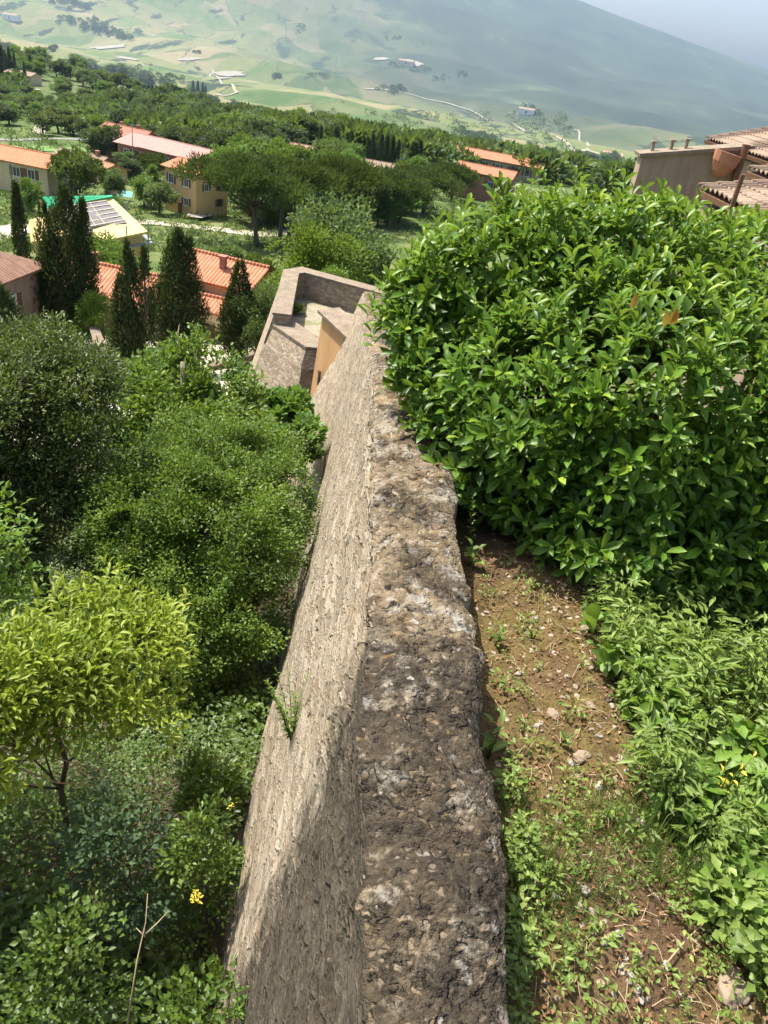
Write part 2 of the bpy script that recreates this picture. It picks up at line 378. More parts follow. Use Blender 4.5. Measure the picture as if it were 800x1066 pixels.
    if near_dark:       # the nearest stretch is coloured darker, with a ragged streaky far edge
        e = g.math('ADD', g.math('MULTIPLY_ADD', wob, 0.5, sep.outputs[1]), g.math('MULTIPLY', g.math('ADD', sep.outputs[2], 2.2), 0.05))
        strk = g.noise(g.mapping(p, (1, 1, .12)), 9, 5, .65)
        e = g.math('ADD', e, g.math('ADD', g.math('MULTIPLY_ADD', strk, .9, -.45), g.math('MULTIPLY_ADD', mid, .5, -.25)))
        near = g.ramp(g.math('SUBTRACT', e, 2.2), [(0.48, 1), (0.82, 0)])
        darkening = g.math('MULTIPLY', near, g.ramp(g.math('ADD', mid, g.math('MULTIPLY', fine, 0.3)), [(0.50, 1.0), (1.1, 0.7)]))
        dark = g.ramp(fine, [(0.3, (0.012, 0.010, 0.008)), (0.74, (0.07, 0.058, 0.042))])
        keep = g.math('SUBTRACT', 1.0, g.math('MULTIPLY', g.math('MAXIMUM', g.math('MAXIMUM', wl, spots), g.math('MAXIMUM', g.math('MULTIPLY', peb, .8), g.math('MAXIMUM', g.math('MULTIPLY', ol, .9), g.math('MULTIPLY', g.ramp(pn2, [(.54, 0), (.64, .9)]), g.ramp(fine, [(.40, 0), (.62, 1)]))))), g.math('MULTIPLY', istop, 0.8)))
        c = g.mix(g.math('MULTIPLY', g.math('MULTIPLY', darkening, keep), g.math('MULTIPLY_ADD', istop, -0.02, 0.96)), c, dark)
    hs = g.math('ADD', g.math('MULTIPLY', g.math('MINIMUM', d1, 0.10), g.math('MULTIPLY_ADD', cell2, 2.4, .6)), g.math('ADD', g.math('MULTIPLY', pit, -0.18), g.math('MULTIPLY', mid, .35)))
    hface = g.math('ADD', hs, g.math('MULTIPLY', fine, 0.22))
    htop = g.math('ADD', g.math('ADD', g.math('MULTIPLY', mid, 1.5), g.math('MULTIPLY', fine, 0.45)), g.math('ADD', g.math('MULTIPLY', g.math('MAXIMUM', peb, bpeb), 0.28), g.math('MULTIPLY', hole, -0.55)))
    hh = g.n('Mix', {0: istop}); hh.data_type = 'FLOAT'; g.put(hh.inputs[0], istop); g.put(hh.inputs[2], hface); g.put(hh.inputs[3], htop)
    dn = None
    if disp: dn = g.n('Displacement', {'Height': hh.outputs[0], 'Midlevel': 0.5, 'Scale': 0.045}).outputs[0]
    return g.out(c, 0.95, None if disp else g.bump(hh.outputs[0], 0.8, 0.06), 0.12, dn)
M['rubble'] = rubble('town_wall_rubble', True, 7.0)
M['rubble_far'] = rubble('bastion_rubble', False, 7.5, False, ((0.30, 0.24, 0.17), (0.43, 0.36, 0.27), (0.21, 0.165, 0.12)))
g = NT('worn_coping'); v = g.coord(); n = g.noise(v, 3, 5, .7); n2 = g.noise(v, 20, 4)
M['coping'] = g.out(g.mix(g.ramp(n2, [(.4, 0), (.75, .5)]), g.ramp(n, [(.3, (.13, .10, .07)), (.7, (.27, .215, .155))]), (.33, .30, .25)), .95, g.bump(n2, .5, .02), .1)
g = NT('bastion_floor'); v = g.coord(); n = g.noise(v, 1.2, 6, .7); n2 = g.noise(v, 12, 4)
M['bfloor'] = g.out(g.mix(g.ramp(n, [(.48, 0), (.62, .85)]), g.ramp(n2, [(.3, (.22, .185, .13)), (.7, (.38, .335, .26))]), (.14, .16, .06)), .95, g.bump(n2, .5, .03), .1)

# --- leaves
M['laurel'] = leaf_mat('laurel_leaf', (0.040, 0.095, 0.012), (0.125, 0.235, 0.020), (0.31, 0.43, 0.045), 0.42, 0.32, 0.30)
M['lime'] = leaf_mat('lime_leaf', (0.125, 0.195, 0.018), (0.265, 0.335, 0.032), (0.36, 0.42, 0.06), 0.5, 0.4)
M['bright'] = leaf_mat('bright_leaf', (0.07, 0.15, 0.018), (0.15, 0.26, 0.03), None, 0.5, 0.35)
M['oak'] = leaf_mat('holm_oak_leaf', (0.035, 0.062, 0.017), (0.10, 0.145, 0.036), (0.21, 0.245, 0.085), 0.5, 0.2)
M['elm'] = leaf_mat('elm_leaf', (0.040, 0.088, 0.013), (0.122, 0.208, 0.028), (0.225, 0.315, 0.048), 0.5, 0.35)
M['fig'] = leaf_mat('fig_leaf', (0.05, 0.13, 0.02), (0.10, 0.21, 0.035), None, 0.5, 0.3)
M['under'] = leaf_mat('undergrowth_leaf', (0.024, 0.055, 0.009), (0.09, 0.15, 0.02), (0.20, 0.27, 0.042), 0.45, 0.3)
M['weed'] = leaf_mat('weed_leaf', (0.085, 0.14, 0.025), (0.20, 0.285, 0.055), (0.33, 0.40, 0.11), 0.5, 0.35)
M['grass'] = leaf_mat('grass_blade', (0.07, 0.13, 0.03), (0.13, 0.22, 0.05), (0.30, 0.28, 0.11), 0.55, 0.35)
M['yellowleaf'] = leaf_mat('yellow_leaf', (0.55, 0.42, 0.03), (0.75, 0.62, 0.08), None, 0.5, 0.35)
M['dryleaf'] = leaf_mat('dry_leaf', (0.16, 0.075, 0.035), (0.27, 0.16, 0.085), (0.38, 0.28, 0.18), 0.8, 0.1, 0.1)
M['orangeleaf'] = leaf_mat('orange_leaf', (0.42, 0.16, 0.03), (0.60, 0.28, 0.05), None, 0.5, 0.25)
M['cypress'] = leaf_mat('cypress_spray', (0.014, 0.028, 0.012), (0.038, 0.062, 0.022), (0.07, 0.095, 0.035), 0.7, 0.1, 0.15)
M['pine'] = leaf_mat('stone_pine_needles', (0.035, 0.06, 0.018), (0.075, 0.115, 0.03), (0.12, 0.155, 0.05), 0.7, 0.15, 0.15, 0.5)
M['far_green'] = leaf_mat('broadleaf_green', (0.036, 0.070, 0.022), (0.092, 0.142, 0.036), (0.155, 0.205, 0.056), 0.6, 0.25, 0.2, 1.0)
M['far_light'] = leaf_mat('broadleaf_light_green', (0.055, 0.12, 0.022), (0.11, 0.20, 0.035), (0.16, 0.26, 0.05), 0.6, 0.3, 0.2, 0.7)
M['far_dark'] = leaf_mat('broadleaf_dark_green', (0.024, 0.050, 0.024), (0.055, 0.092, 0.036), (0.09, 0.13, 0.048), 0.6, 0.2, 0.2, 0.7)
M['grey_brush'] = leaf_mat('grey_brush', (0.11, 0.095, 0.075), (0.20, 0.175, 0.13), None, 0.8, 0.15, 0.1, 0.5)

# --- ground
g = NT('terrain_cover'); p = g.pos(); sep = g.n('SeparateXYZ', {0: p})
dist = g.n('VectorMath', {0: g.n('CombineXYZ', {0: sep.outputs[0], 1: sep.outputs[1], 2: 0.0})}, operation='LENGTH').outputs['Value']
n1 = g.noise(p, 1.5, 6, .7); n2 = g.noise(p, 0.05, 5, .6); n3 = g.noise(p, 0.25, 5, .6)
soil = g.ramp(n1, [(.3, (.035, .028, .018)), (.7, (.11, .085, .055))])
pave = g.ramp(n3, [(.35, (.30, .26, .20)), (.65, (.46, .42, .34))])
soil = g.mix(g.ramp(dist, [(0, 0), (1, 0)]), soil, pave)
isp = g.ramp(g.math('MULTIPLY', dist, .01), [(.20, 0), (.25, 1)])
nearc = g.mix(isp, soil, pave)
grass = g.ramp(g.math('ADD', g.math('MULTIPLY', n2, .6), g.math('MULTIPLY', n3, .5)), [(.3, (.035, .06, .018)), (.5, (.07, .11, .03)), (.66, (.15, .17, .06)), (.8, (.30, .25, .14))])
town = g.mix(g.ramp(g.math('MULTIPLY', dist, .01), [(.40, 0), (.62, 1)]), nearc, grass)
wv = g.n('VectorMath', {0: p, 1: g.n('VectorMath', {0: g.noise(p, .0012, 4, .6, out=1), 1: (500, 500, 0)}, operation='MULTIPLY').outputs[0]}, operation='ADD').outputs[0]
fm = g.mapping(wv, (1.0, 0.62, 0.0), (0, 0, R(-32)))
fcell = g.n('SeparateColor', {0: g.vor(fm, .0042, 'F1', 'Color')}).outputs[0]
fcell2 = g.n('SeparateColor', {0: g.vor(fm, .0013, 'F1', 'Color')}).outputs[1]
fields = g.ramp(g.math('MULTIPLY_ADD', fcell, .55, g.math('MULTIPLY', fcell2, .45)), [(.10, (.055, .10, .028)), (.26, (.095, .14, .042)), (.40, (.145, .16, .06)), (.48, (.22, .19, .10)), (.55, (.11, .15, .045)), (.68, (.165, .165, .07)), (.80, (.22, .19, .105)), (.92, (.068, .115, .034))])
fn = g.noise(g.mapping(wv, (1, .5, 0), (0, 0, R(-32))), .006, 6, .65)
fields = g.mix(g.ramp(fn, [(.42, .0), (.75, .5)]), fields, (.27, .23, .13))
fields = g.mix(g.ramp(g.noise(wv, .045, 5, .7), [(.52, 0), (.75, .5)]), fields, (.06, .085, .035))
wood = g.ramp(g.noise(g.mapping(wv, (1.5, .6, 0), (0, 0, R(-30))), .0028, 6, .62), [(.575, 0), (.60, 1)])
fields = g.mix(wood, fields, (.032, .05, .026))
line = g.ramp(g.math('ADD', g.vor(fm, .0042, 'DISTANCE_TO_EDGE'), g.math('MULTIPLY_ADD', g.noise(wv, .02, 4), .06, -.03)), [(.014, 1), (.026, 0)])
fields = g.mix(g.math('MULTIPLY', g.math('MULTIPLY', line, g.ramp(fn, [(.5, 0), (.55, 1)])), .8), fields, (.035, .055, .03))
mount = g.ramp(g.noise(p, .0014, 7, .68), [(.36, (.026, .04, .03)), (.60, (.05, .07, .042)), (.70, (.10, .125, .07)), (.80, (.18, .185, .11))])
vn = g.noise(p, .0006, 4, .6)
azv = g.math('DIVIDE', sep.outputs[0], g.math('MAXIMUM', sep.outputs[1], 1.0))
side = g.ramp(g.math('ADD', azv, g.math('MULTIPLY_ADD', vn, .3, .42)), [(.30, 0), (.56, 1)])
far = g.mix(g.math('MULTIPLY', side, g.ramp(g.math('ADD', g.math('MULTIPLY', dist, .0001), g.math('MULTIPLY_ADD', vn, .35, -.17)), [(.40, 0), (.55, 1)])), fields, mount)
c = g.mix(g.ramp(g.math('MULTIPLY', dist, .001), [(.28, 0), (.55, 1)]), town, far)
M['terrain'] = g.out(c, .95, g.bump(n1, .5, .08), .1)

g = NT('bank_soil'); p = g.pos(); n1 = g.noise(p, 7, 6, .7); n2 = g.noise(p, 1.7, 4, .6); n3 = g.noise(p, 60, 4, .7)
vd = g.vor(p, 26, 'F1'); vc = g.n('SeparateColor', {0: g.vor(p, 26, 'F1', 'Color')}).outputs[0]
c = g.ramp(g.math('MULTIPLY_ADD', n3, .5, g.math('MULTIPLY', n1, .55)), [(.25, (.038, .024, .014)), (.5, (.105, .067, .037)), (.78, (.225, .155, .095))])
moss = g.math('MULTIPLY', g.ramp(n2, [(.38, 0), (.55, 1)]), g.ramp(n1, [(.35, .15), (.6, .85)]))
c = g.mix(g.math('MULTIPLY', moss, .8), c, g.ramp(n3, [(.3, (.06, .055, .014)), (.7, (.19, .155, .045))]))
st = g.math('MULTIPLY', g.ramp(vd, [(.3, 1), (.42, 0)]), g.ramp(vc, [(.82, 0), (.86, 1)]))
c = g.mix(st, c, g.ramp(n3, [(.3, (.28, .21, .14)), (.7, (.50, .43, .34))]))
h = g.math('ADD', g.math('MULTIPLY', n1, 1.0), g.math('ADD', g.math('MULTIPLY', n3, .35), g.math('MULTIPLY', st, .2)))
c = g.mix(g.ramp(g.math('MULTIPLY', g.n('SeparateXYZ', {0: p}).outputs[1], .1), [(.52, 0), (.72, .9)]), c, g.ramp(n2, [(.3, (.06, .09, .025)), (.7, (.15, .17, .06))]))
M['soil'] = g.out(c, .95, g.bump(h, 1.0, .035), .08)
M['pebble'] = plain('pale_stone', (.33, .30, .26), .85, .2, 30, .2, .4)
M['rock'] = plain('brown_rock', (.27, .21, .15), .9, .45, 14, .15, .8)
M['dry_stem'] = plain('dry_stem', (.42, .33, .20), .85, .25, 20)
M['track'] = plain('pale_track', (.31, .285, .22), .95, .12, .02)
M['chalk'] = plain('bare_clay', (.28, .26, .21), .95, .1, .02)
M['road'] = plain('asphalt_road', (.20, .195, .185), .9, .15, .3)
M['path'] = plain('sandy_path', (.48, .42, .32), .95, .15, .5)
# ================================================================== terrain sheet
def polar_grid():
    ds = np.concatenate([[0.0], np.geomspace(2.0, 60, 70), np.geomspace(62, 800, 90), np.geomspace(820, 16000, 190)])
    az = np.radians(np.concatenate([np.linspace(-180, -55, 16)[:-1], np.linspace(-55, 50, 230), np.linspace(50, 180, 17)[1:-1]]))
    V = np.array([(d*math.sin(a), d*math.cos(a), T(d*math.sin(a), d*math.cos(a))) for d in ds for a in az])
    n, m = len(ds), len(az)
    i = np.arange(n-1)[:, None]*m; j = np.arange(m)[None, :]; j2 = (j+1) % m
    F_ = np.stack([i+j, i+m+j, i+m+j2, i+j2], -1).reshape(-1, 4)
    return V, F_[:, ::-1]
V, F_ = polar_grid()
tag(link('terrain', np_mesh('terrain', V, F_, True), M['terrain']), kind='structure')

# ================================================================== the town wall
ZW = -2.2
_L = [(385, 1066), (386, 900), (385, 760), (386, 640), (387, 520), (388, 425)]
_Rr = [(530, 1066), (519, 900), (505, 760), (491, 640), (473, 510), (457, 428)]
Lp = [ZP(*q, ZW) for q in _L]; Rp = [ZP(*q, ZW) for q in _Rr]
wy = [p[1] for p in Lp]; wl = [p[0] for p in Lp]; wz = [ZW]*len(Lp)
wr = list(np.interp(wy, [p[1] for p in Rp], [p[0] for p in Rp]))
_s = wy[-1]; wy.append(_s+.10); wl.append(wl[-1]); wr.append(wl[-1]+.34); wz.append(ZW-.10)
for (px, py, d, th) in [(390, 392, 6.4, .27), (387, 360, 9.5, .30), (384, 338, 14, .36), (381, 318, 17.5, .4), (379, 304, 20.4, .45)]:
    q = DP(px, py, d); wy.append(q[1]); wl.append(q[0]); wr.append(q[0]+th); wz.append(q[2])
wy = [-1.5]+wy; wl = [wl[0]+0.01]+wl; wr = [wr[0]-0.02]+wr; wz = [ZW]+wz
WEND = wy[-1]
def wall_at(y): return np.interp(y, wy, wl), np.interp(y, wy, wr), np.interp(y, wy, wz)
def kn2(y): return (1-sstep(2.55, 2.66, y))*(1+.5*mnoise.noise((2, y*4, 5)))
def make_wall():
    ys = np.concatenate([np.linspace(-1.5, 5.2, 520), np.geomspace(5.22, WEND, 330)])
    fs = np.concatenate([np.linspace(1, 0.3, 50), np.linspace(0.3, 0.0, 62)[1:]])
    rows = []
    for y in ys:
        l, r, zt = wall_at(y); w = r-l
        zb = T(l-1.0, y)-0.8; H = zt-zb
        kn = 1-sstep(2.5, 2.75, y)          # the nearest stretch stands a little proud and steeper
        e1 = 0.035*mnoise.noise((0, y*2.3, 0))+0.018*mnoise.noise((3, y*9, 0)); e2 = 0.05*mnoise.noise((7, y*2.1, 0))+0.028*mnoise.noise((9, y*8, 0))
        ez = 0.03*mnoise.noise((5, y*1.3, 2))+.045*kn2(y)
        pr = []
        for f in fs:                          # outer face, bottom to top
            dz = f*H; x = l - (0.15+.19*sstep(15, 20.5, y))*max(0, dz-0.28*kn) - 0.02*kn*math.exp(-dz*5) + e1*math.exp(-dz*4)
            x += 0.05*mnoise.noise((dz*.9, y*.7, 4))+0.02*mnoise.noise((dz*3, y*2.4, 1))
            pr.append((x, y, zt-0.035-dz+ez))
        for t in np.linspace(0.0, 1, 44):     # rounded, pitted top
            x = l+e1+(w+e2-e1)*t; ed = min(t, 1-t)*w
            z = zt+ez-0.035*math.exp(-(ed/0.03)**1.5*1.0)
            z += 0.03*mnoise.fractal((x*4, y*4, 0), 1, 2, 4)+0.012*math.sin(t*PI)
            pr.append((x, y, z))
        for f in np.linspace(0.03, 1, 26):    # inner face
            x = r+e2+0.03*mnoise.noise((f*3, y*2, 8))+0.05*f
            pr.append((x, y, zt+ez-0.04-f*1.3))
        rows.append(pr)
    V = np.array(rows); n, m = V.shape[:2]
    i = np.arange(n-1)[:, None]*m; j = np.arange(m-1)[None, :]
    F_ = np.stack([i+j, i+j+1, i+m+j+1, i+m+j], -1).reshape(-1, 4)
    cap = np.arange(m)[None, :]+(n-1)*m; cap0 = np.arange(m)[None, ::-1]
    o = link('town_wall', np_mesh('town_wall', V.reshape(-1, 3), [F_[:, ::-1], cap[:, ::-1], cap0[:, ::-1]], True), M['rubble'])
    return tag(o, 'long rough rubble stone wall with a lichen crusted broken top running to the bastion', 'stone wall')
make_wall()

# ================================================================== hilltop ground inside the wall
def plat_z(x, y):
    l, r, zt = wall_at(min(y, WEND)); z = zt-0.42
    u = x-r
    z -= 0.05*max(0, u-.9)**1.2*(1 if y < 6 else .5)
    if y > 6: z -= 0.02*(y-6)
    if u > 11: z -= 0.1*(u-11)**1.5
    if y > 27: z -= 0.12*(y-27)**1.5
    k = 1-sstep(4, 8, y)
    z += k*(0.045*mnoise.fractal((x*1.6, y*1.6, 3), 1, 2, 3)+0.014*mnoise.fractal((x*9, y*9, 1), 1, 2, 3))
    z += k*0.06*math.exp(-((x-1.05)/.35)**2)*sstep(1.3, 2.6, y)
    return z
def make_plat():
    us = np.concatenate([np.linspace(-.12, 2.6, 190), np.geomspace(2.65, 30, 40)])
    ys = np.concatenate([np.linspace(-1.5, 4.6, 260), np.geomspace(4.65, 48, 60)])
    V = []
    for y in ys:
        r = wall_at(min(y, WEND))[1]
        for u in us: V.append((r+u, y, plat_z(r+u, y)))
    n, m = len(ys), len(us); i = np.arange(n-1)[:, None]*m; j = np.arange(m-1)[None, :]
    F_ = np.stack([i+j, i+j+1, i+m+j+1, i+m+j], -1).reshape(-1, 4)
    return tag(link('ground', np_mesh('ground', np.array(V), F_, True), M['soil']), kind='structure')
make_plat()

# ================================================================== bastion at the wall's far end
def poly_ring(mb, bot, top):
    k = len(bot); n = len(mb.v); mb.v += [tuple(map(float, p)) for p in bot]+[tuple(map(float, p)) for p in top]
    for i in range(k): j = (i+1) % k; mb.f.append((n+i, n+j, n+k+j, n+k+i))
def offset(poly, d):                          # outward offset of a counter-clockwise polygon (xy)
    k = len(poly); out = []
    for i in range(k):
        a, b, c = [np.array(poly[(i+q) % k][:2]) for q in (-1, 0, 1)]
        e1 = (b-a)/np.linalg.norm(b-a); e2 = (c-b)/np.linalg.norm(c-b)
        n1 = np.array([e1[1], -e1[0]]); n2 = np.array([e2[1], -e2[0]]); nn = n1+n2; nn /= np.dot(nn, n1)
        out.append(b+nn*d)
    return out
zb = DP(300, 284, 29)[2]
A = ZP(296, 283, zb); B = ZP(315, 280, zb); Cc = ZP(374, 296, zb); D = ZP(285, 328, zb)
Cx = B+(Cc-B)*2.3; Cx[2] = zb
E0 = ZP(319, 363, zb-.35); E = np.array([E0[0], E0[1], zb])
Dx = np.array([D[0], D[1], zb])
Fx = E+np.array([3.8, 2.4, 0]); Gx = Cx+np.array([.5, -3, 0])
outer = [Dx, E, Fx, Cx, B, A]                 # counter-clockwise seen from above
bast = empty('bastion', (0, 0, 0)); tag(bast, 'pale stone bastion with sloping sides and a walled terrace beyond the long wall', 'bastion')
gz = T(float(A[0]), float(A[1]))-2
H = zb-gz; mb = MB()
o2 = offset(outer, .27*H); o1 = offset(outer, .27*.9)
mid = [(p[0], p[1], zb-.9) for p in o1]; botm = [(p[0], p[1], gz) for p in o2]
mb2 = MB(); NS = 14
for s in range(NS):
    a = [(x0[0]+(x1[0]-x0[0])*s/NS, x0[1]+(x1[1]-x0[1])*s/NS, x0[2]+(x1[2]-x0[2])*s/NS) for x0, x1 in zip(botm, mid)]
    b = [(x0[0]+(x1[0]-x0[0])*(s+1)/NS, x0[1]+(x1[1]-x0[1])*(s+1)/NS, x0[2]+(x1[2]-x0[2])*(s+1)/NS) for x0, x1 in zip(botm, mid)]
    poly_ring(mb2, a, b)
mb2.build('battered_face', M['rubble_far'], bast)
def parapet(name, pts, th, zt, zl, m, zo=None):
    """wall along a polyline; outside on the left of travel is given by th sign"""
    k = len(pts); P = [np.array(p[:2], float) for p in pts]; inn = []
    for i in range(k):
        e = []
        if i > 0: e.append((P[i]-P[i-1])/np.linalg.norm(P[i]-P[i-1]))
        if i < k-1: e.append((P[i+1]-P[i])/np.linalg.norm(P[i+1]-P[i]))
        ns = [np.array([-q[1], q[0]]) for q in e]; nn = sum(ns); nn = nn/np.dot(nn, ns[0]); inn.append(P[i]+nn*th)
    b = MB(); o_out = [p+(p-q)/th*.243 for p, q in zip(P, inn)]
    b.v = [(*p, zt) for p in P]+[(*p, zt) for p in inn]+[(*p, zl) for p in inn]+[(*p, zl) for p in o_out]
    for i in range(k-1):
        b.f += [(i, i+1, k+i+1, k+i), (k+i, k+i+1, 2*k+i+1, 2*k+i), (3*k+i, 3*k+i+1, i+1, i)]
    b.f += [(0, k, 2*k, 3*k), (4*k-1, 3*k-1, 2*k-1, k-1)]
    o = b.build(name, m, bast); return inn
parapet('parapet', [Cx, B, A, Dx], .5, zb, zb-.9, [M['rubble_far']])
par2 = parapet('low_parapet', [Dx+np.array([.02, -.02, 0]), E, E+np.array([.55, .12, 0])], .75, zb-.35, zb-.9, [M['rubble_far']])
def cap(name, pts, th, zt, h=.07, ov=.04):
    k = len(pts); P = [np.array(p[:2], float) for p in pts]; inn = []; ou = []
    for i in range(k):
        e = []
        if i > 0: e.append((P[i]-P[i-1])/np.linalg.norm(P[i]-P[i-1]))
        if i < k-1: e.append((P[i+1]-P[i])/np.linalg.norm(P[i+1]-P[i]))
        ns = [np.array([-q[1], q[0]]) for q in e]; nn = sum(ns); nn = nn/np.dot(nn, ns[0]); inn.append(P[i]+nn*(th+ov)); ou.append(P[i]-nn*ov)
    b = MB(); b.v = [(*p, zt) for p in ou]+[(*p, zt) for p in inn]+[(*p, zt+h) for p in inn]+[(*p, zt+h) for p in ou]
    for i in range(k-1):
        for s in range(4):
            s2 = (s+1) % 4; b.f.append((s*k+i, s*k+i+1, s2*k+i+1, s2*k+i))
    b.f += [(0, k, 2*k, 3*k), (4*k-1, 3*k-1, 2*k-1, k-1)]
    b.build(name, M['coping'], bast)
cap('coping', [Cx, B, A, Dx], .5, zb+.003)
cap('coping', [Dx+np.array([.02, -.02, 0]), E, E+np.array([.55, .12, 0])], .75, zb-.347)
fl = MB(); inner = offset(outer, -.3)
fl.add([(p[0], p[1], zb-.88) for p in inner], [tuple(range(len(inner)))]); fl.build('terrace_floor', M['bfloor'], bast)

# ochre rendered hut tucked between wall and bastion
hut = empty('rendered_hut', (0, 0, 0)); tag(hut, 'narrow ochre plastered hut with a flat lid between the stone wall and the bastion', 'hut')
za = DP(336, 327, 21)[2]
h0 = ZP(336, 327, za); h1 = ZP(353, 343, za); ax = unit(np.array([h1[0]-h0[0], h1[1]-h0[1], 0.])); nx = np.array([-ax[1], ax[0], 0.])
Lh = np.linalg.norm(h1-h0)+1.2; Wh = .42; hz = 7.0
q = [h0, h0+ax*Lh, h0+ax*Lh+nx*Wh, h0+nx*Wh]; b = MB()
lean = -nx*.06*hz
poly_ring(b, [(p[0]+lean[0], p[1]+lean[1], za-hz) for p in q], q); b.f.append((4, 5, 6, 7)); b.build('plaster_body', M['ochre'], hut)
rf = MB(); up = np.array([0, 0, 1.])
e = [h0-ax*.1-nx*.12, h0+ax*(Lh+.1)-nx*.12, h0+ax*(Lh+.1)+nx*(Wh+.1)+up*.06, h0-ax*.1+nx*(Wh+.1)+up*.06]
rf.slab([p+up*.09 for p in e], .08); rf.build('lid', M['coping'], hut)
sl = MB(); c0 = h0+ax*.55-up*1.6-nx*(.10*1.6); sl.box(c0, (.10, .05, .42), math.atan2(ax[1], ax[0])); sl.build('slit_window', M['shutter'], hut)

# ================================================================== light, air, camera
SUN_EL, SUN_AZ = 60, -54
sd = np.array([math.sin(R(SUN_AZ))*math.cos(R(SUN_EL)), math.cos(R(SUN_AZ))*math.cos(R(SUN_EL)), math.sin(R(SUN_EL))])
sun = bpy.data.lights.new('sun', 'SUN'); sun.energy = 4.5; sun.angle = R(0.53); sun.color = (1.0, 0.94, 0.84)
so = bpy.data.objects.new('sun', sun); COL.objects.link(so); so.rotation_euler = Vector(-sd).to_track_quat('-Z', 'Y').to_euler(); so.location = (-30, 30, 60)
w = bpy.data.worlds.new('World'); scene.world = w; w.use_nodes = True
nt = w.node_tree; nt.nodes.clear()
sk = nt.nodes.new('ShaderNodeTexSky'); sk.sky_type = 'NISHITA'; sk.sun_disc = False; sk.sun_elevation = R(SUN_EL); sk.sun_rotation = R(SUN_AZ % 360)
sk.altitude = 500; sk.air_density = 0.8; sk.dust_density = 6.0; sk.ozone_density = 1.0
bg = nt.nodes.new('ShaderNodeBackground'); bg.inputs[1].default_value = 0.122; wo = nt.nodes.new('ShaderNodeOutputWorld')
nt.links.new(sk.outputs[0], bg.inputs[0]); nt.links.new(bg.outputs[0], wo.inputs[0])

hz_ = MB(); hz_.box((0, 0, 0), (34000, 34000, 4400)); 
hm = bpy.data.materials.new('haze_air'); hm.use_nodes = True; t = hm.node_tree; t.nodes.clear()
pv = t.nodes.new('ShaderNodeVolumePrincipled'); pv.inputs['Density'].default_value = 3.9e-5; pv.inputs['Color'].default_value = (.56, .77, 1.0, 1); pv.inputs['Anisotropy'].default_value = 0.25
ov = t.nodes.new('ShaderNodeOutputMaterial'); t.links.new(pv.outputs[0], ov.inputs['Volume'])
HAZE_TOP, HAZE_BOT = 2300, -640
hz_ = MB(); hz_.box((0, 0, (HAZE_TOP+HAZE_BOT)/2), (34000, 34000, HAZE_TOP-HAZE_BOT))
tag(hz_.build('haze', hm), kind='stuff')

cd = bpy.data.cameras.new('camera'); cam = bpy.data.objects.new('camera', cd); COL.objects.link(cam); scene.camera = cam
cd.sensor_fit = 'VERTICAL'; cd.sensor_height = 36.0; cd.lens = 36.0*F/1066.0; cd.clip_start = 0.05; cd.clip_end = 60000
mw = Matrix.Identity(4)
for i, ax_ in enumerate((_r, _u, -_f)):
    for k in range(3): mw[k][i] = ax_[k]
cam.matrix_world = mw
scene.view_settings.view_transform = 'Standard'; scene.view_settings.look = 'None'; scene.view_settings.exposure = 1.15; scene.view_settings.gamma = 1.0
scene.view_settings.use_curve_mapping = False
cy = scene.cycles
cy.max_bounces = 6; cy.diffuse_bounces = 3; cy.glossy_bounces = 2; cy.transmission_bounces = 4; cy.volume_bounces = 0; cy.transparent_max_bounces = 4
cy.caustics_reflective = False; cy.caustics_refractive = False
try:
    cy.use_denoising = True; cy.denoiser = 'OPENIMAGEDENOISE'
except Exception: pass
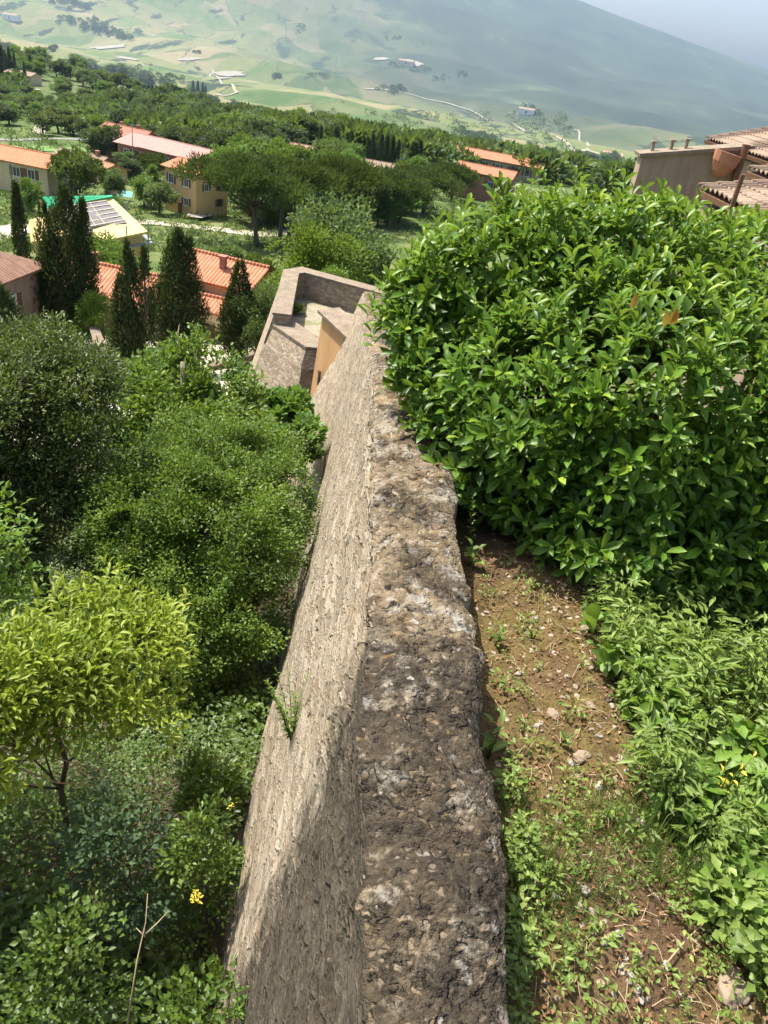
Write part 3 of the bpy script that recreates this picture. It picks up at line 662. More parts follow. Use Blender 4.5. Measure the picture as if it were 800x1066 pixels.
# ================================================================== laurel bush on the hilltop
def gz_(x, y): return plat_z(x, y)
def laurel():
    r = np.random.default_rng(3)
    root = empty('laurel_bush', (2.0, 5.2, -2.9))
    tag(root, 'big glossy green laurel bush crowding the inner side of the stone wall', 'bush')
    # lobes: cx, cy, cz, rx, ry, rz (world)
    lobes = np.array([
        (0.95, 4.95, -2.00, .85, 1.0, .72), (1.55, 4.75, -1.85, 1.0, 1.0, .85), (2.35, 4.9, -1.85, 1.0, 1.1, .92),
        (3.2, 5.1, -1.95, 1.0, 1.1, .85), (4.1, 5.3, -2.1, 1.0, 1.1, .8), (1.15, 5.5, -1.52, .75, .8, .60),
        (1.75, 5.75, -1.32, .75, .8, .55), (2.5, 5.9, -1.30, .8, .8, .50), (3.2, 5.8, -1.72, .7, .8, .46),
        (0.42, 5.5, -1.88, .50, .7, .44), (4.9, 5.7, -2.3, .9, 1.0, .8), (1.5, 4.35, -2.35, .8, .75, .5), (2.3, 4.3, -2.4, .9, .75, .55), (3.2, 4.5, -2.45, .9, .8, .6),
        (0.62, 4.75, -2.15, .45, .7, .5), (0.75, 5.3, -1.72, .6, .7, .5), (*DP(438, 338, 5.2), .25, .4, .24), (*DP(446, 378, 5.0), .24, .4, .24), (*DP(452, 300, 5.4), .3, .4, .26), (*DP(484, 292, 5.5), .34, .5, .28), (*DP(520, 268, 5.6), .40, .5, .28), (*DP(575, 256, 5.7), .45, .5, .28), (*DP(640, 252, 5.8), .45, .5, .28)])
    root.location = (2.0, 5.2, -2.9); off = np.array([2.0, 5.2, -2.9])
    P = []; Dr = []
    def inside(p, k):
        return (((p[None]-lobes[:, :3])/(lobes[:, 3:]*k))**2).sum(1).min() < 1
    w = lobes[:, 3]*lobes[:, 5]; w = w/w.sum()
    tries = 0
    while len(P) < 7600 and tries < 160000:
        tries += 1
        i = r.choice(len(lobes), p=w); d = rdir(1, r)[0]
        sh = r.choice([1.0, .93, .82, .66, .5], p=[.33, .28, .20, .11, .08])
        bumpk = 1+0.20*mnoise.noise(Vector((d[0]*2.2+i*3, d[1]*2.2, d[2]*2.2)))+0.10*mnoise.noise(Vector((d[0]*6+i*3, d[1]*6, d[2]*6)))
        p = lobes[i, :3]+d*lobes[i, 3:]*sh*bumpk
        if inside(p, sh*.9): continue
        if p[2] < gz_(p[0], p[1])+.02: continue
        if d[1] > .75: continue
        P.append(p); Dr.append(unit(d/lobes[i, 3:]*np.array([1, 1, 1.])+np.array([0, 0, .75])+.35*rdir(1, r)[0]))
    # long upright shoots along the top
    for (px, py, dd) in [(485, 215, 5.2), (520, 190, 5.7), (560, 180, 5.9), (600, 182, 6.0), (640, 178, 6.1), (690, 196, 5.8), (730, 205, 5.6), (428, 262, 5.3), (405, 290, 5.2), (765, 235, 5.4), (455, 232, 5.3), (660, 200, 5.5), (580, 196, 5.4), (780, 262, 5.2)]:
        p = DP(px, py, dd); P.append(p); Dr.append(unit(np.array([0, 0, 1.])+.3*rdir(1, r)[0]))
        for k in range(7):
            P.append(p+np.array([r.normal()*.10, r.normal()*.08, -.05*(k+1)])); Dr.append(unit(np.array([0, 0, 1.])+.4*rdir(1, r)[0]))
    P = np.array(P); Dr = np.array(Dr)
    LP, LD, LU, LL, LW, LT = [], [], [], [], [], []
    tb = MB()
    for p, d in zip(P, Dr):
        nl = r.integers(5, 9); a = np.cross(d, [0.3, 0.5, 0.81]); a /= np.linalg.norm(a); b = np.cross(d, a)
        youth = 1.0 if r.random() < (.62 if d[2] > .5 else .14)*np.clip((p[2]+2.45)/.8, .05, 1) else 0.0
        ph = r.random()*6.28
        for k in range(nl):
            t = k/(nl-1); w_ = ph+k*2.4
            side = a*math.cos(w_)+b*math.sin(w_)
            pitch = .78-.55*t+r.normal()*.14
            LD.append(side*math.sin(pitch+.35)+d*math.cos(pitch+.35)-np.array([0, 0, .10*(1-t)]))
            LU.append(d*.9-side*.2+np.array([0, 0, .45])+.15*r.normal(size=3))
            LP.append(p-d*(.10*(1-t)))
            s = r.uniform(.62, 1.22)*(1-.35*t*(.5+.5*youth))
            LL.append(.135*s); LW.append(.047*s*r.uniform(.85, 1.15))
            LT.append(min(1, r.random()*.62+youth*(.12+.34*t)))
    me = leaves('leaves', np.array(LP)-off, np.array(LD), np.array(LU), np.array(LL), np.array(LW), 'obov', np.array(LT))
    link('leaves', me, M['laurel'], root)
    # a few aged orange leaves
    op, od, ou = [], [], []
    for (px, py, dd, n) in [(692, 338, 4.15, 3), (655, 322, 4.3, 1)]:
        p = DP(px, py, dd-.12)
        for k in range(n): op.append(p+.015*r.normal(size=3)); od.append([.3*r.normal(), -.2, .9 if py == 338 else r.normal()]); ou.append([0, -1, .4+.3*r.normal()])
    link('aged_leaves', leaves('aged_leaves', np.array(op)-off, np.array(od), np.array(ou), .09, .035, 'fine'), M['orangeleaf'], root)
    for lb in lobes:
        c = lb[:3]; base = np.array([c[0]*.7+.7, 5.6, gz_(c[0], 5.6)-.1])
        for k in range(5):
            e = c+rdir(1, r)[0]*lb[3:]*.85; m_ = (base+e)/2+np.array([0, 0, .15])
            tb.tube([base-off, m_-off, e-off], [.028, .016, .005], 5)
    tb.build('branches', M['bark'], root, True)
laurel()

# ================================================================== plants on the soil bank, right of the wall
def scatter_leaf_plants(name, spots, m, L, W, nl=(14, 30), h=.16, spread=.10, seed=1, templ='rhomb', fine_tone=None, parent=None, off=np.zeros(3), zf=gz_):
    r = np.random.default_rng(seed); LP, LD, LU, LS, LT = [], [], [], [], []
    for (x, y, k) in spots:
        n = int(r.integers(*nl)); z0 = zf(x, y); base = r.random()*.5
        for i in range(n):
            t = r.random()**.7; a = r.random()*6.28; rr = spread*k*(.25+.75*r.random())*(.4+.6*t)
            LP.append((x+math.cos(a)*rr, y+math.sin(a)*rr, z0+h*k*t+.01))
            LD.append((math.cos(a)+.5*r.normal(), math.sin(a)+.5*r.normal(), .35*r.normal()+.1))
            LU.append((.45*r.normal(), .45*r.normal(), 1.)); LS.append(k*r.uniform(.6, 1.25)); LT.append(min(1, base+.5*r.random()))
    LS = np.array(LS)
    return link(name, leaves(name, np.array(LP)-off, np.array(LD), np.array(LU), L*LS, W*LS, templ, np.array(LT)), m, parent)
def ground_pts(n, poly, z=-2.65, seed=0):
    """random points of the bank inside an outline seen on the level z"""
    r = np.random.default_rng(seed); Q = np.array([ZP(px, py, z)[:2] for px, py in poly]); lo, hi = Q.min(0), Q.max(0); out = []
    k = len(Q)
    while len(out) < n:
        p = r.uniform(lo, hi); c = False; j = k-1
        for i in range(k):
            if (Q[i, 1] > p[1]) != (Q[j, 1] > p[1]) and p[0] < (Q[j, 0]-Q[i, 0])*(p[1]-Q[i, 1])/(Q[j, 1]-Q[i, 1])+Q[i, 0]: c = not c
            j = i
        if c: out.append(p)
    return np.array(out)
rr_ = np.random.default_rng(8)
W1 = [(605, 660), (640, 625), (800, 620), (960, 640), (1000, 900), (960, 1200), (830, 1090), (770, 1030), (715, 950), (675, 870), (645, 790), (622, 720)]
pts = ground_pts(900, W1, seed=2); pts = np.array([p for p in pts if mnoise.noise(Vector((p[0]*2.6, p[1]*2.6, 1))) > -.22])
tag(scatter_leaf_plants('weeds', [(p[0], p[1], rr_.uniform(.45, 1.1)*(1+.6*mnoise.noise(Vector((p[0]*1.7, p[1]*1.7, 5))))) for p in pts], M['weed'], .042, .026, (16, 46), .17, .085, 4), kind='stuff')
W2 = [(497, 760), (512, 770), (540, 860), (560, 960), (590, 1066), (590, 1120), (530, 1120), (526, 1000), (515, 880)]
pts = ground_pts(170, W2, seed=3); pts = np.array([p for p in pts if mnoise.noise(Vector((p[0]*3, p[1]*3, 1))) > -.12])
tag(scatter_leaf_plants('wall_foot_weeds', [(p[0], p[1], rr_.uniform(.35, 1.0)) for p in pts], M['weed'], .036, .021, (10, 30), .15, .06, 5), kind='stuff')
W3 = [(495, 590), (600, 600), (640, 760), (720, 900), (800, 1066), (800, 1120), (560, 1120), (530, 900), (500, 700)]
pts = np.concatenate([ground_pts(90, W3, seed=6), ground_pts(85, [(540, 830), (650, 800), (720, 930), (790, 1066), (570, 1090)], seed=66)])
tag(scatter_leaf_plants('seedlings', [(p[0], p[1], rr_.uniform(.4, 1.2)) for p in pts], M['weed'], .030, .015, (6, 20), .06, .055, 6), kind='stuff')
# grass: dense tufts in two zones and loose blades
def grass(name, spots, n_each, h, seed, m=None, w=.0035):
    r = np.random.default_rng(seed); P, D, U, L = [], [], [], []
    for (x, y, k) in spots:
        for i in range(int(n_each*k)):
            a = r.random()*6.28; q = abs(r.normal())*.06
            X, Y = x+math.cos(a)*q, y+math.sin(a)*q
            P.append((X, Y, gz_(X, Y)-.005)); D.append((math.cos(a)*r.uniform(.1, .9), math.sin(a)*r.uniform(.1, .9), 1)); U.append((math.cos(a), math.sin(a), .4)); L.append(h*k*r.uniform(.4, 1.2))
    return tag(link(name, leaves(name, np.array(P), np.array(D), np.array(U), np.array(L), w, 'blade', rr_.random(len(P))**1.3), m or M['grass']), kind='stuff')
g1 = ground_pts(330, [(600, 850), (700, 830), (800, 850), (900, 1000), (800, 1080), (740, 960), (640, 920)], seed=9)
g2 = ground_pts(90, [(510, 860), (590, 840), (640, 930), (600, 1000), (540, 1000)], seed=10)
g3 = ground_pts(160, [(620, 700), (800, 640), (940, 760), (900, 980), (740, 900)], seed=11)
grass('grass', [(p[0], p[1], rr_.uniform(.6, 1.2)) for p in np.concatenate([g1, g2, g3])], 15, .14, 3)
pts = ground_pts(110, W1, seed=22)
tag(scatter_leaf_plants('tall_weeds', [(p[0], p[1], rr_.uniform(.7, 1.4)) for p in pts], M['weed'], .055, .016, (50, 90), .30, .10, 14), kind='stuff')
pts = ground_pts(70, [(600, 680), (660, 640), (720, 700), (800, 800), (900, 1000), (800, 1080), (740, 940), (660, 800)], seed=23)
tag(scatter_leaf_plants('broad_weeds', [(p[0], p[1], rr_.uniform(.7, 1.3)) for p in pts], M['bright'], .08, .05, (8, 16), .16, .10, 15, 'fine'), kind='stuff')
g4 = ground_pts(120, W1, seed=24); grass('long_grass', [(p[0], p[1], rr_.uniform(.7, 1.3)) for p in g4], 8, .30, 24, w=.0045)
# dry litter on the bare bank: fallen leaves, chips and straws
lp = ground_pts(2300, [(480, 575), (605, 585), (640, 700), (690, 850), (760, 960), (830, 1110), (540, 1110), (520, 900), (500, 720)], seed=12)
LP = np.array([(p[0], p[1], gz_(p[0], p[1])+.008) for p in lp])
tag(link('leaf_litter', leaves('leaf_litter', LP, np.c_[rdir(len(LP))[:, :2], .15*rr_.normal(size=len(LP))], np.c_[.5*rr_.normal(size=(len(LP), 2)), np.ones(len(LP))], rr_.uniform(.008, .035, len(LP)), rr_.uniform(.004, .016, len(LP)), 'rhomb'), M['dryleaf']), kind='stuff')
st = ground_pts(420, [(480, 575), (605, 585), (640, 700), (720, 900), (830, 1110), (540, 1110), (510, 760)], seed=13); b = MB()
for p in st:
    a = rr_.random()*6.28; l = rr_.uniform(.02, .09); z = gz_(p[0], p[1])+.01
    b.tube([(p[0], p[1], z), (p[0]+math.cos(a)*l*.5, p[1]+math.sin(a)*l*.5, z+.012), (p[0]+math.cos(a)*l, p[1]+math.sin(a)*l, z+.004)], [.0016, .0014, .0008], 4)
tag(b.build('straw', M['dry_stem']), kind='stuff')

def rock(name, px, py, size, m, seed, label, cat, group=None, z=-2.65, flat=.6, sink=.25):
    import bmesh
    p = ZP(px, py, z)
    for _ in range(4): p = ZP(px, py, gz_(p[0], p[1]))
    bm = bmesh.new(); bmesh.ops.create_icosphere(bm, subdivisions=4, radius=1)
    for v in bm.verts:
        n = v.co.copy(); k = 1+.38*mnoise.noise(n*1.1+Vector((seed*7.1, 0, 0)))+.16*mnoise.noise(n*2.9+Vector((0, seed*3.3, 0)))+.06*mnoise.noise(n*8)
        v.co = Vector((n.x*k*size, n.y*k*size*.75, n.z*k*size*flat))
    me = bpy.data.meshes.new(name); bm.to_mesh(me); bm.free()
    me.polygons.foreach_set('use_smooth', np.ones(len(me.polygons), dtype=bool))
    o = link(name, me, m); o.location = (p[0], p[1], gz_(p[0], p[1])+size*flat*(.5-sink)); o.rotation_euler = (0, 0, seed*1.7)
    return tag(o, label, cat, group)
GS = 'pale stones on the soil bank'
rock('stone', 610, 927, .021, M['pebble'], 1, 'largest clean white stone on the bare bank, beside the grass tuft', 'stone', GS)
rock('stone', 578, 934, .016, M['pebble'], 2, 'small white stone just left of the largest white stone', 'stone', GS)
rock('stone', 694, 1006, .017, M['pebble'], 3, 'oval white stone lying on tan earth beside the forked dry twig', 'stone', GS)
rock('stone', 632, 980, .022, M['pebble'], 4, 'angular grey white stone set upright in dark earth', 'stone', GS)
rock('stone', 645, 972, .015, M['pebble'], 5, 'grey white chip touching the upright angular stone', 'stone', GS)
for i, (px, py, s) in enumerate([(648, 1006, .014), (656, 1014, .018), (664, 1030, .016), (655, 1023, .011), (668, 1042, .013), (652, 998, .010)]):
    rock('stone', px, py, s, M['pebble'], 6+i, 'white pebble in the little trail of pebbles down the tan earth', 'stone', 'trail of white pebbles')
rock('stone', 668, 858, .026, M['pebble'], 14, 'flat pale stone at the edge of the green weeds', 'stone', GS)
rock('stone', 560, 644, .022, M['pebble'], 15, 'flat pale stone near the top of the bank in front of the bush', 'stone', GS, flat=.3)
rock('stone', 576, 744, .034, M['rock'], 16, 'broad tan stone half sunk in the middle of the brown bank', 'stone', GS, flat=.4)
rock('stone', 606, 788, .040, M['rock'], 17, 'long buff stone half sunk beside the weeds', 'stone', GS, flat=.4)
rock('stone', 615, 735, .026, M['rock'], 18, 'tan stone lying right of the half sunk broad one', 'stone', GS, flat=.4)
rock('stone', 608, 655, .030, M['rock'], 19, 'knobbly stone on the rim of the bank where the weeds begin', 'stone', GS)
rock('stone', 614, 632, .026, M['rock'], 20, 'grey brown stone on the rim right under the bush', 'stone', GS)
rock('rock', 765, 1030, .07, M['rock'], 21, 'big brown rock half buried at the lower right corner', 'rock', GS, flat=.6, sink=.62)
rock('rock', 735, 905, .05, M['rock'], 22, 'rough buff rock between grass and weeds above the brown rock', 'rock', GS)
for i in range(46):
    p = ground_pts(1, [(485, 590), (600, 600), (640, 760), (720, 900), (790, 1066), (560, 1066), (530, 900), (505, 720)], seed=300+i)[0]
    o = rock('stone', 600, 900, float(rr_.uniform(.006, .016)), M['rock'] if i % 2 else M['pebble'], 30+i, 'small pebble among dry litter on the bare brown bank' if i % 2 == 0 else 'little brown stone among dry litter on the bare brown bank', 'stone', 'small stones in the dry litter')
    o.location = (p[0], p[1], gz_(p[0], p[1])+.003)

def stem_thing(name, pts_list, rad, m, label, cat):
    b = MB(); 
    for pts in pts_list: b.tube(pts, [rad*(1-.7*i/(len(pts)-1)) for i in range(len(pts))], 5)
    return tag(b.build(name, m, None, True), label, cat)
def GP(px, py, dz=0.0):
    p = ZP(px, py, -2.65)
    for _ in range(4): p = ZP(px, py, gz_(p[0], p[1])+dz)
    return p
stem_thing('dry_twig', [[GP(694, 1003, .02), GP(715, 978, .035), GP(733, 961, .05), GP(737, 955, .05)], [GP(737, 957, .05), GP(725, 953, .06), GP(712, 955, .07)], [GP(718, 975, .04), GP(728, 984, .03), GP(733, 992, .015)]], .0035, M['dry_stem'], 'forked straw coloured twig lying on the bank beside the oval white stone', 'twig')

def plant(name, px, py, h, m, L, W, label, seed, nstem=1, n=16, templ='fine', flower=None, spread=.05, lean=(0, 0), zf=gz_, base=None, stemm=None, group=None, cat='plant'):
    p = GP(px, py) if base is None else base; r = np.random.default_rng(seed); root = empty(name, p); tag(root, label, cat, group)
    b = MB(); LP, LD, LU, LS = [], [], [], []
    for s in range(nstem):
        a = r.random()*6.28; ex = np.array([math.cos(a)*spread*r.uniform(.3, 1)+lean[0], math.sin(a)*spread*r.uniform(.3, 1)+lean[1], h*r.uniform(.75, 1.05)])
        md = ex*.5+np.array([0, 0, h*.08]); b.tube([(0, 0, -.02), md, ex], [.004, .003, .0012], 5)
        k = max(3, n//nstem)
        for i in range(k):
            t = .15+.85*i/(k-1); q = (md*2*t if t < .5 else md+(ex-md)*(2*t-1)); w_ = i*2.4+a
            LP.append(q); LD.append((math.cos(w_), math.sin(w_), .35+.4*t)); LU.append((0.2*r.normal(), .2*r.normal(), 1)); LS.append(r.uniform(.7, 1.15)*(1.1-.5*t))
    LS = np.array(LS)
    link('leaves', leaves('leaves', np.array(LP), np.array(LD), np.array(LU), L*LS, W*LS, templ), m, root)
    b.build('stem', stemm or M['weed'], root, True)
    return root
plant('weed', 489, 570, .34, M['weed'], .045, .016, 'tall thin seeding weed between wall top and dark bush', 1, 1, 26, 'rhomb')
plant('weed', 488, 590, .16, M['weed'], .085, .05, 'broad leaved weed at the foot of the tall seeding weed', 2, 2, 9)
plant('weed', 508, 790, .20, M['weed'], .11, .04, 'long leaved green weed standing right against the wall edge', 3, 2, 9)
plant('weed', 582, 775, .09, M['weed'], .05, .026, 'small bright weed alone in the middle of the brown bank', 4, 2, 8)
plant('weed', 515, 672, .10, M['weed'], .05, .024, 'low feathery weed on the upper bank near the wall', 5, 3, 16, 'rhomb')
plant('weed', 555, 665, .07, M['weed'], .04, .018, 'tiny spread weed at the top of the bare bank', 6, 3, 14, 'rhomb')
plant('yellow_leaved_plant', 738, 850, .36, M['yellowleaf'], .06, .022, 'weed with bright yellow leaves standing up out of the green weeds', 7, 4, 16)
plant('yellow_leaved_plant', 785, 1005, .13, M['lime'], .085, .045, 'yellow green broad leaved weed beside the half buried brown rock', 8, 3, 9)
plant('weed', 530, 575, .22, M['weed'], .03, .013, 'leaning wispy weed in front of the dark bush base', 9, 1, 12, 'rhomb', lean=(.16, .02))
# plant growing out of the wall face
def face_pt(px, py):
    d = ray(px, py); s = 1.0
    while s < 30:
        p = d*s; l, r2, zt = wall_at(p[1])
        if p[0] > l-.15*max(0, zt-p[2]-.2): return p
        s += .01
    return d*5
wp = face_pt(305, 775)
plant('wall_plant', 0, 0, .60, M['weed'], .06, .015, 'feathery green plant sprouting from the sunlit wall face', 10, 14, 330, 'rhomb', spread=.24, lean=(-.10, .05), base=wp)
wp = face_pt(254, 1062)
plant('wall_plant', 0, 0, .22, M['bright'], .05, .016, 'small green plant on the wall face at the bottom edge', 11, 6, 70, 'rhomb', spread=.14, lean=(-.08, .03), base=wp)

# ================================================================== trees and undergrowth outside the wall
def near_tree(name, label, lobes_px, trunk_px, m, L, W, nsub, nleaf, seed, h0=None, r0=.07, templ='rhomb', trunk_m=None, **kw):
    """lobes_px: (px, py, horizontal distance, radius x, y, z)"""
    lob = []
    for (px, py, d, rx, ry, rz) in lobes_px: lob.append((*DP(px, py, d), rx, ry, rz))
    lob = np.array(lob); c = (lob[:, :3]*lob[:, 3:4]).sum(0)/lob[:, 3].sum()
    if trunk_px: tp = DP(trunk_px[0], trunk_px[1], trunk_px[2]); bx, by = tp[0], tp[1]
    else: bx, by = c[0], c[1]
    base = np.array([bx, by, T(bx, by)]); root = empty(name, base); tag(root, label, 'tree')
    ll = lob.copy(); ll[:, :3] -= base
    mb = MB(); top = (ll[:, :3].mean(0)); top[2] = max(.5, ll[:, 2].max())
    branchy(mb, (0, 0, 0), top, r0, ll, seed)
    mb.build('trunk', trunk_m or M['bark'], root, True)
    link('crown', crown_mesh('crown', ll, nsub, nleaf, L, W, templ, seed, **kw), m, root)
    return root
# lime-green sapling
near_tree('young_tree', 'bright yellow green young tree leaning over the undergrowth', [(110, 640, 5.8, .40, .45, .26), (75, 670, 5.4, .5, .5, .30), (140, 685, 5.4, .5, .5, .34), (165, 650, 5.7, .26, .3, .18), (20, 705, 5.0, .6, .5, .34), (85, 735, 5.0, .6, .5, .24), (150, 735, 5.1, .36, .4, .2), (-5, 755, 4.7, .5, .5, .30), (5, 810, 4.45, .28, .25, .13), (-60, 720, 4.9, .7, .6, .45), (-90, 790, 4.5, .6, .5, .3), (45, 760, 4.8, .3, .3, .14)],
          (60, 800, 5.2), M['lime'], .092, .030, 260, 9500, 21, r0=.03, rs=(.16, .42), up=.1, out=.7, flat=.6, templ='fine', jit=.35, ext=1.2)
near_tree('young_tree', 'fresh green young tree half cut by the left picture edge', [(0, 575, 7.0, .42, .45, .38), (-15, 625, 6.7, .5, .5, .42), (25, 610, 6.8, .3, .3, .28), (-50, 560, 7, .6, .5, .5), (-120, 660, 6.0, .8, .8, .5), (-170, 740, 5.4, .9, .8, .5), (-190, 830, 4.8, .7, .8, .5)],  # far-left lobes reach out of view, extended to shade the undergrowth
          (-20, 700, 7.0), M['bright'], .085, .036, 170, 7600, 22, rs=(.26, .42), up=.2, flat=.65, templ='fine', jit=.25)
near_tree('holm_oak', 'large olive green holm oak on the left with a dark shaded flank', [(30, 390, 11.0, .95, .9, .62), (85, 400, 10.6, .55, .6, .5), (20, 450, 10.4, 1.0, .9, .7), (85, 470, 10.2, .62, .7, .6), (30, 530, 9.8, 1.0, .9, .75), (85, 550, 9.6, .55, .6, .6), (-50, 440, 10.6, 1.2, 1.1, 1.0), (45, 365, 11.2, .45, .5, .32), (-60, 560, 9.8, 1.1, 1.0, 1.0)],
          (40, 600, 10.2), M['oak'], .078, .028, 700, 90000, 23, r0=.12, rs=(.10, .26), up=.4, jit=.4, ext=1.14)
near_tree('ash_tree', 'airy mid green tree with its top in front of the cypresses', [(165, 395, 14.2, .75, .7, .5), (205, 365, 14.6, .42, .5, .34), (215, 400, 14.2, .8, .7, .5), (140, 430, 13.4, .85, .8, .55), (190, 440, 13.4, .95, .9, .7), (240, 425, 13.8, .75, .7, .5), (258, 400, 14.4, .36, .4, .28), (150, 480, 12.6, .9, .8, .65), (215, 480, 12.8, .9, .9, .6), (118, 455, 12.8, .55, .6, .5), (185, 350, 15, .25, .3, .22)],
          (180, 560, 12.8), M['elm'], .105, .060, 420, 30000, 24, r0=.10, rs=(.14, .34), up=.3, jit=.4, trunk_m=M['pale_bark'], ext=1.2, gap=.15, gs=3.0)
near_tree('elm_tree', 'dense small leaved tree filling the ground between the oak and the wall', [(215, 485, 10.4, .9, .9, .55), (272, 470, 10.8, .62, .6, .5), (165, 510, 9.8, .8, .8, .6), (290, 520, 9.8, .5, .7, .6), (230, 540, 9.4, 1.0, .9, .75), (160, 565, 9.0, .8, .8, .65), (270, 580, 8.9, .6, .7, .7), (210, 610, 8.5, .9, .9, .7), (160, 630, 8.2, .6, .7, .5), (262, 640, 8.1, .5, .6, .55), (125, 540, 9.4, .5, .6, .5), (225, 680, 7.7, .6, .6, .5), (180, 690, 7.4, .5, .5, .4), (120, 610, 8.6, .5, .6, .5), (312, 465, 10.9, .32, .5, .35)],
          (215, 700, 8.8), M['elm'], .050, .030, 760, 140000, 25, r0=.08, rs=(.10, .32), up=.3, jit=.4, ext=1.18, gap=.22, gs=4.2)
near_tree('fig_tree', 'broad leaved fig growing in the corner below the ochre hut', [(285, 425, 16.8, .75, .6, .42), (262, 440, 16.5, .5, .6, .42), (305, 432, 16.8, .4, .5, .45), (298, 470, 15.5, .55, .6, .5), (318, 455, 15.6, .4, .5, .5), (312, 440, 16.4, .35, .4, .35), (255, 470, 15.0, .5, .5, .4)],
          (285, 480, 16.2), M['fig'], .19, .14, 110, 5200, 26, r0=.07, rs=(.24, .4), up=.2)

# undergrowth: sheets and mounds of leaves over the slope at the wall foot
def T_(x, y): return T(x, y)
def under():
    r = np.random.default_rng(31); LP, LD, LU, LS, LT = [], [], [], [], []
    n = 0
    while n < 9000:
        y = r.uniform(.2, 9.5) if r.random() < .62 else r.uniform(9, 17); x = r.uniform(-4-.75*y, 0.2)
        l = wall_at(y)[0]
        if x > l-.75-.02*r.random(): continue
        hgt = .30+.9*max(0, mnoise.fractal(Vector((x*.62, y*.62, 4)), 1, 2, 3)+.25)
        k = int(r.integers(12, 30)); tone = r.random()*.55+.25*mnoise.noise(Vector((x*.9, y*.9, 9)))
        big = 1.0+.7*(mnoise.noise(Vector((x*.5, y*.5, 2))) > .1)
        z0 = T(x, y)+hgt*r.uniform(.35, 1)
        for i in range(k):
            a = r.random()*6.28; q = .20*r.random()**.5
            LP.append((x+math.cos(a)*q, y+math.sin(a)*q, z0-.5*q+.05*r.normal())); LD.append((math.cos(a)+.5*r.normal(), math.sin(a)+.5*r.normal(), -.15+.3*r.normal()))
            LU.append((.4*r.normal(), .4*r.normal(), 1)); LS.append(big*r.uniform(.6, 1.2)); LT.append(np.clip(tone+.4*r.random(), 0, 1))
        n += 1
    LS = np.array(LS)
    o = link('undergrowth', leaves('undergrowth', np.array(LP), np.array(LD), np.array(LU), .046*LS, .030*LS, 'rhomb', np.array(LT)), M['under'])
    tag(o, kind='stuff')
under()
def bush(name, label, px, py, d, rx, rz, m, L, W, n, seed, nsub=22):
    c = DP(px, py, d); z0 = T(c[0], c[1]); root = empty(name, (c[0], c[1], z0)); tag(root, label, 'bush')
    hz = max(.35, c[2]-z0); lob = [(0, 0, hz*.55, rx, rx, max(rz, hz*.5)), (rx*.5, .1, hz*.4, rx*.6, rx*.6, rz*.7), (-rx*.5, -.1, hz*.45, rx*.6, rx*.6, rz*.7)]
    link('crown', crown_mesh('crown', lob, nsub, n, L, W, 'rhomb', seed, rs=(.25, .4), up=.2), m, root)
    b = MB(); branchy(b, (0, 0, 0), (0, 0, hz*.6), .025, lob, seed); b.build('stem', M['bark'], root, True)
bush('shrub', 'dark bluish shrub below the yellow green young tree', 130, 840, 3.95, .45, .4, M['far_dark'], .055, .036, 1700, 41)
bush('shrub', 'bright green bramble mound beside the foot of the wall', 215, 855, 3.9, .36, .3, M['under'], .05, .03, 2200, 42)
bush('shrub', 'leafy bramble in the lower left undergrowth with big pale leaves', 65, 960, 3.1, .38, .35, M['under'], .05, .032, 1900, 43)
bush('shrub', 'sunlit nettle clump against the wall at the bottom', 205, 1020, 2.75, .34, .32, M['under'], .055, .036, 1300, 44)
bush('shrub', 'green shrub by the wall foot just above the bramble mound', 222, 795, 4.9, .32, .28, M['under'], .055, .034, 2200, 46, 30)
bush('shrub', 'deep green bush beneath the holm oak', 100, 610, 8.6, .7, .6, M['far_dark'], .055, .034, 3600, 47, 40)
# long bare shoot and dead twigs
for (px, py, d_, nm, lab, k_) in [(346, 290, 30.5, 'shrub', 'little green bush growing on the bastion terrace by the far parapet', 1.0), (333, 292, 30.0, 'shrub', 'small weedy tuft in the corner of the bastion terrace', .6), (306, 322, 27.6, 'shrub', 'thin weeds at the foot of the inner bastion parapet', .55)]:
    q = ZP(px, py+4, zb-.86); root = empty(nm, q); tag(root, lab, 'bush')
    link('crown', crown_mesh('crown', [(0, 0, .3*k_, .55*k_, .4*k_, .35*k_), (.5*k_, 0, .2*k_, .4*k_, .3*k_, .22*k_)], 16, int(900*k_), .09, .045, 'rhomb', 77, jit=.3), M['bright'], root)
    b = MB(); b.tube([(0, 0, -.02), (.03, 0, .3*k_)], [.02, .008], 5); b.build('stem', M['bark'], root)
p0 = ZP(135, 1060, -6.4); p1 = ZP(147, 940, -5.9); p1[2] += .5
stem_thing('dead_shoot', [[DP(133, 1066, 2.55), DP(143, 1000, 2.75), DP(152, 960, 2.9), DP(154, 930, 3.0)], [DP(152, 972, 2.86), DP(163, 962, 2.9), DP(176, 948, 2.95)], [DP(151, 975, 2.86), DP(142, 966, 2.9)]], .006, M['dry_stem'], 'bare forked straw coloured shoot rising from the undergrowth', 'shoot')
stem_thing('dead_branch', [[DP(0, 780, 4.6), DP(45, 785, 4.8), DP(95, 800, 4.9)], [DP(45, 785, 4.8), DP(70, 765, 4.95), DP(110, 760, 5.1)], [DP(20, 800, 4.55), DP(60, 815, 4.6), DP(105, 818, 4.7)]], .010, M['dry_stem'], 'bare grey branches hanging under the yellow green young tree', 'branch')
plant('yellow_sprig', 0, 0, .10, M['yellowleaf'], .042, .018, 'yellow leaved sprig in the undergrowth at the lower left', 51, 5, 25, 'fine', base=DP(205, 940, 3.15))
plant('yellow_sprig', 0, 0, .09, M['yellowleaf'], .035, .016, 'small yellow leaved sprig beside the wall above the other sprig', 52, 3, 7, 'fine', base=DP(240, 842, 4.2))
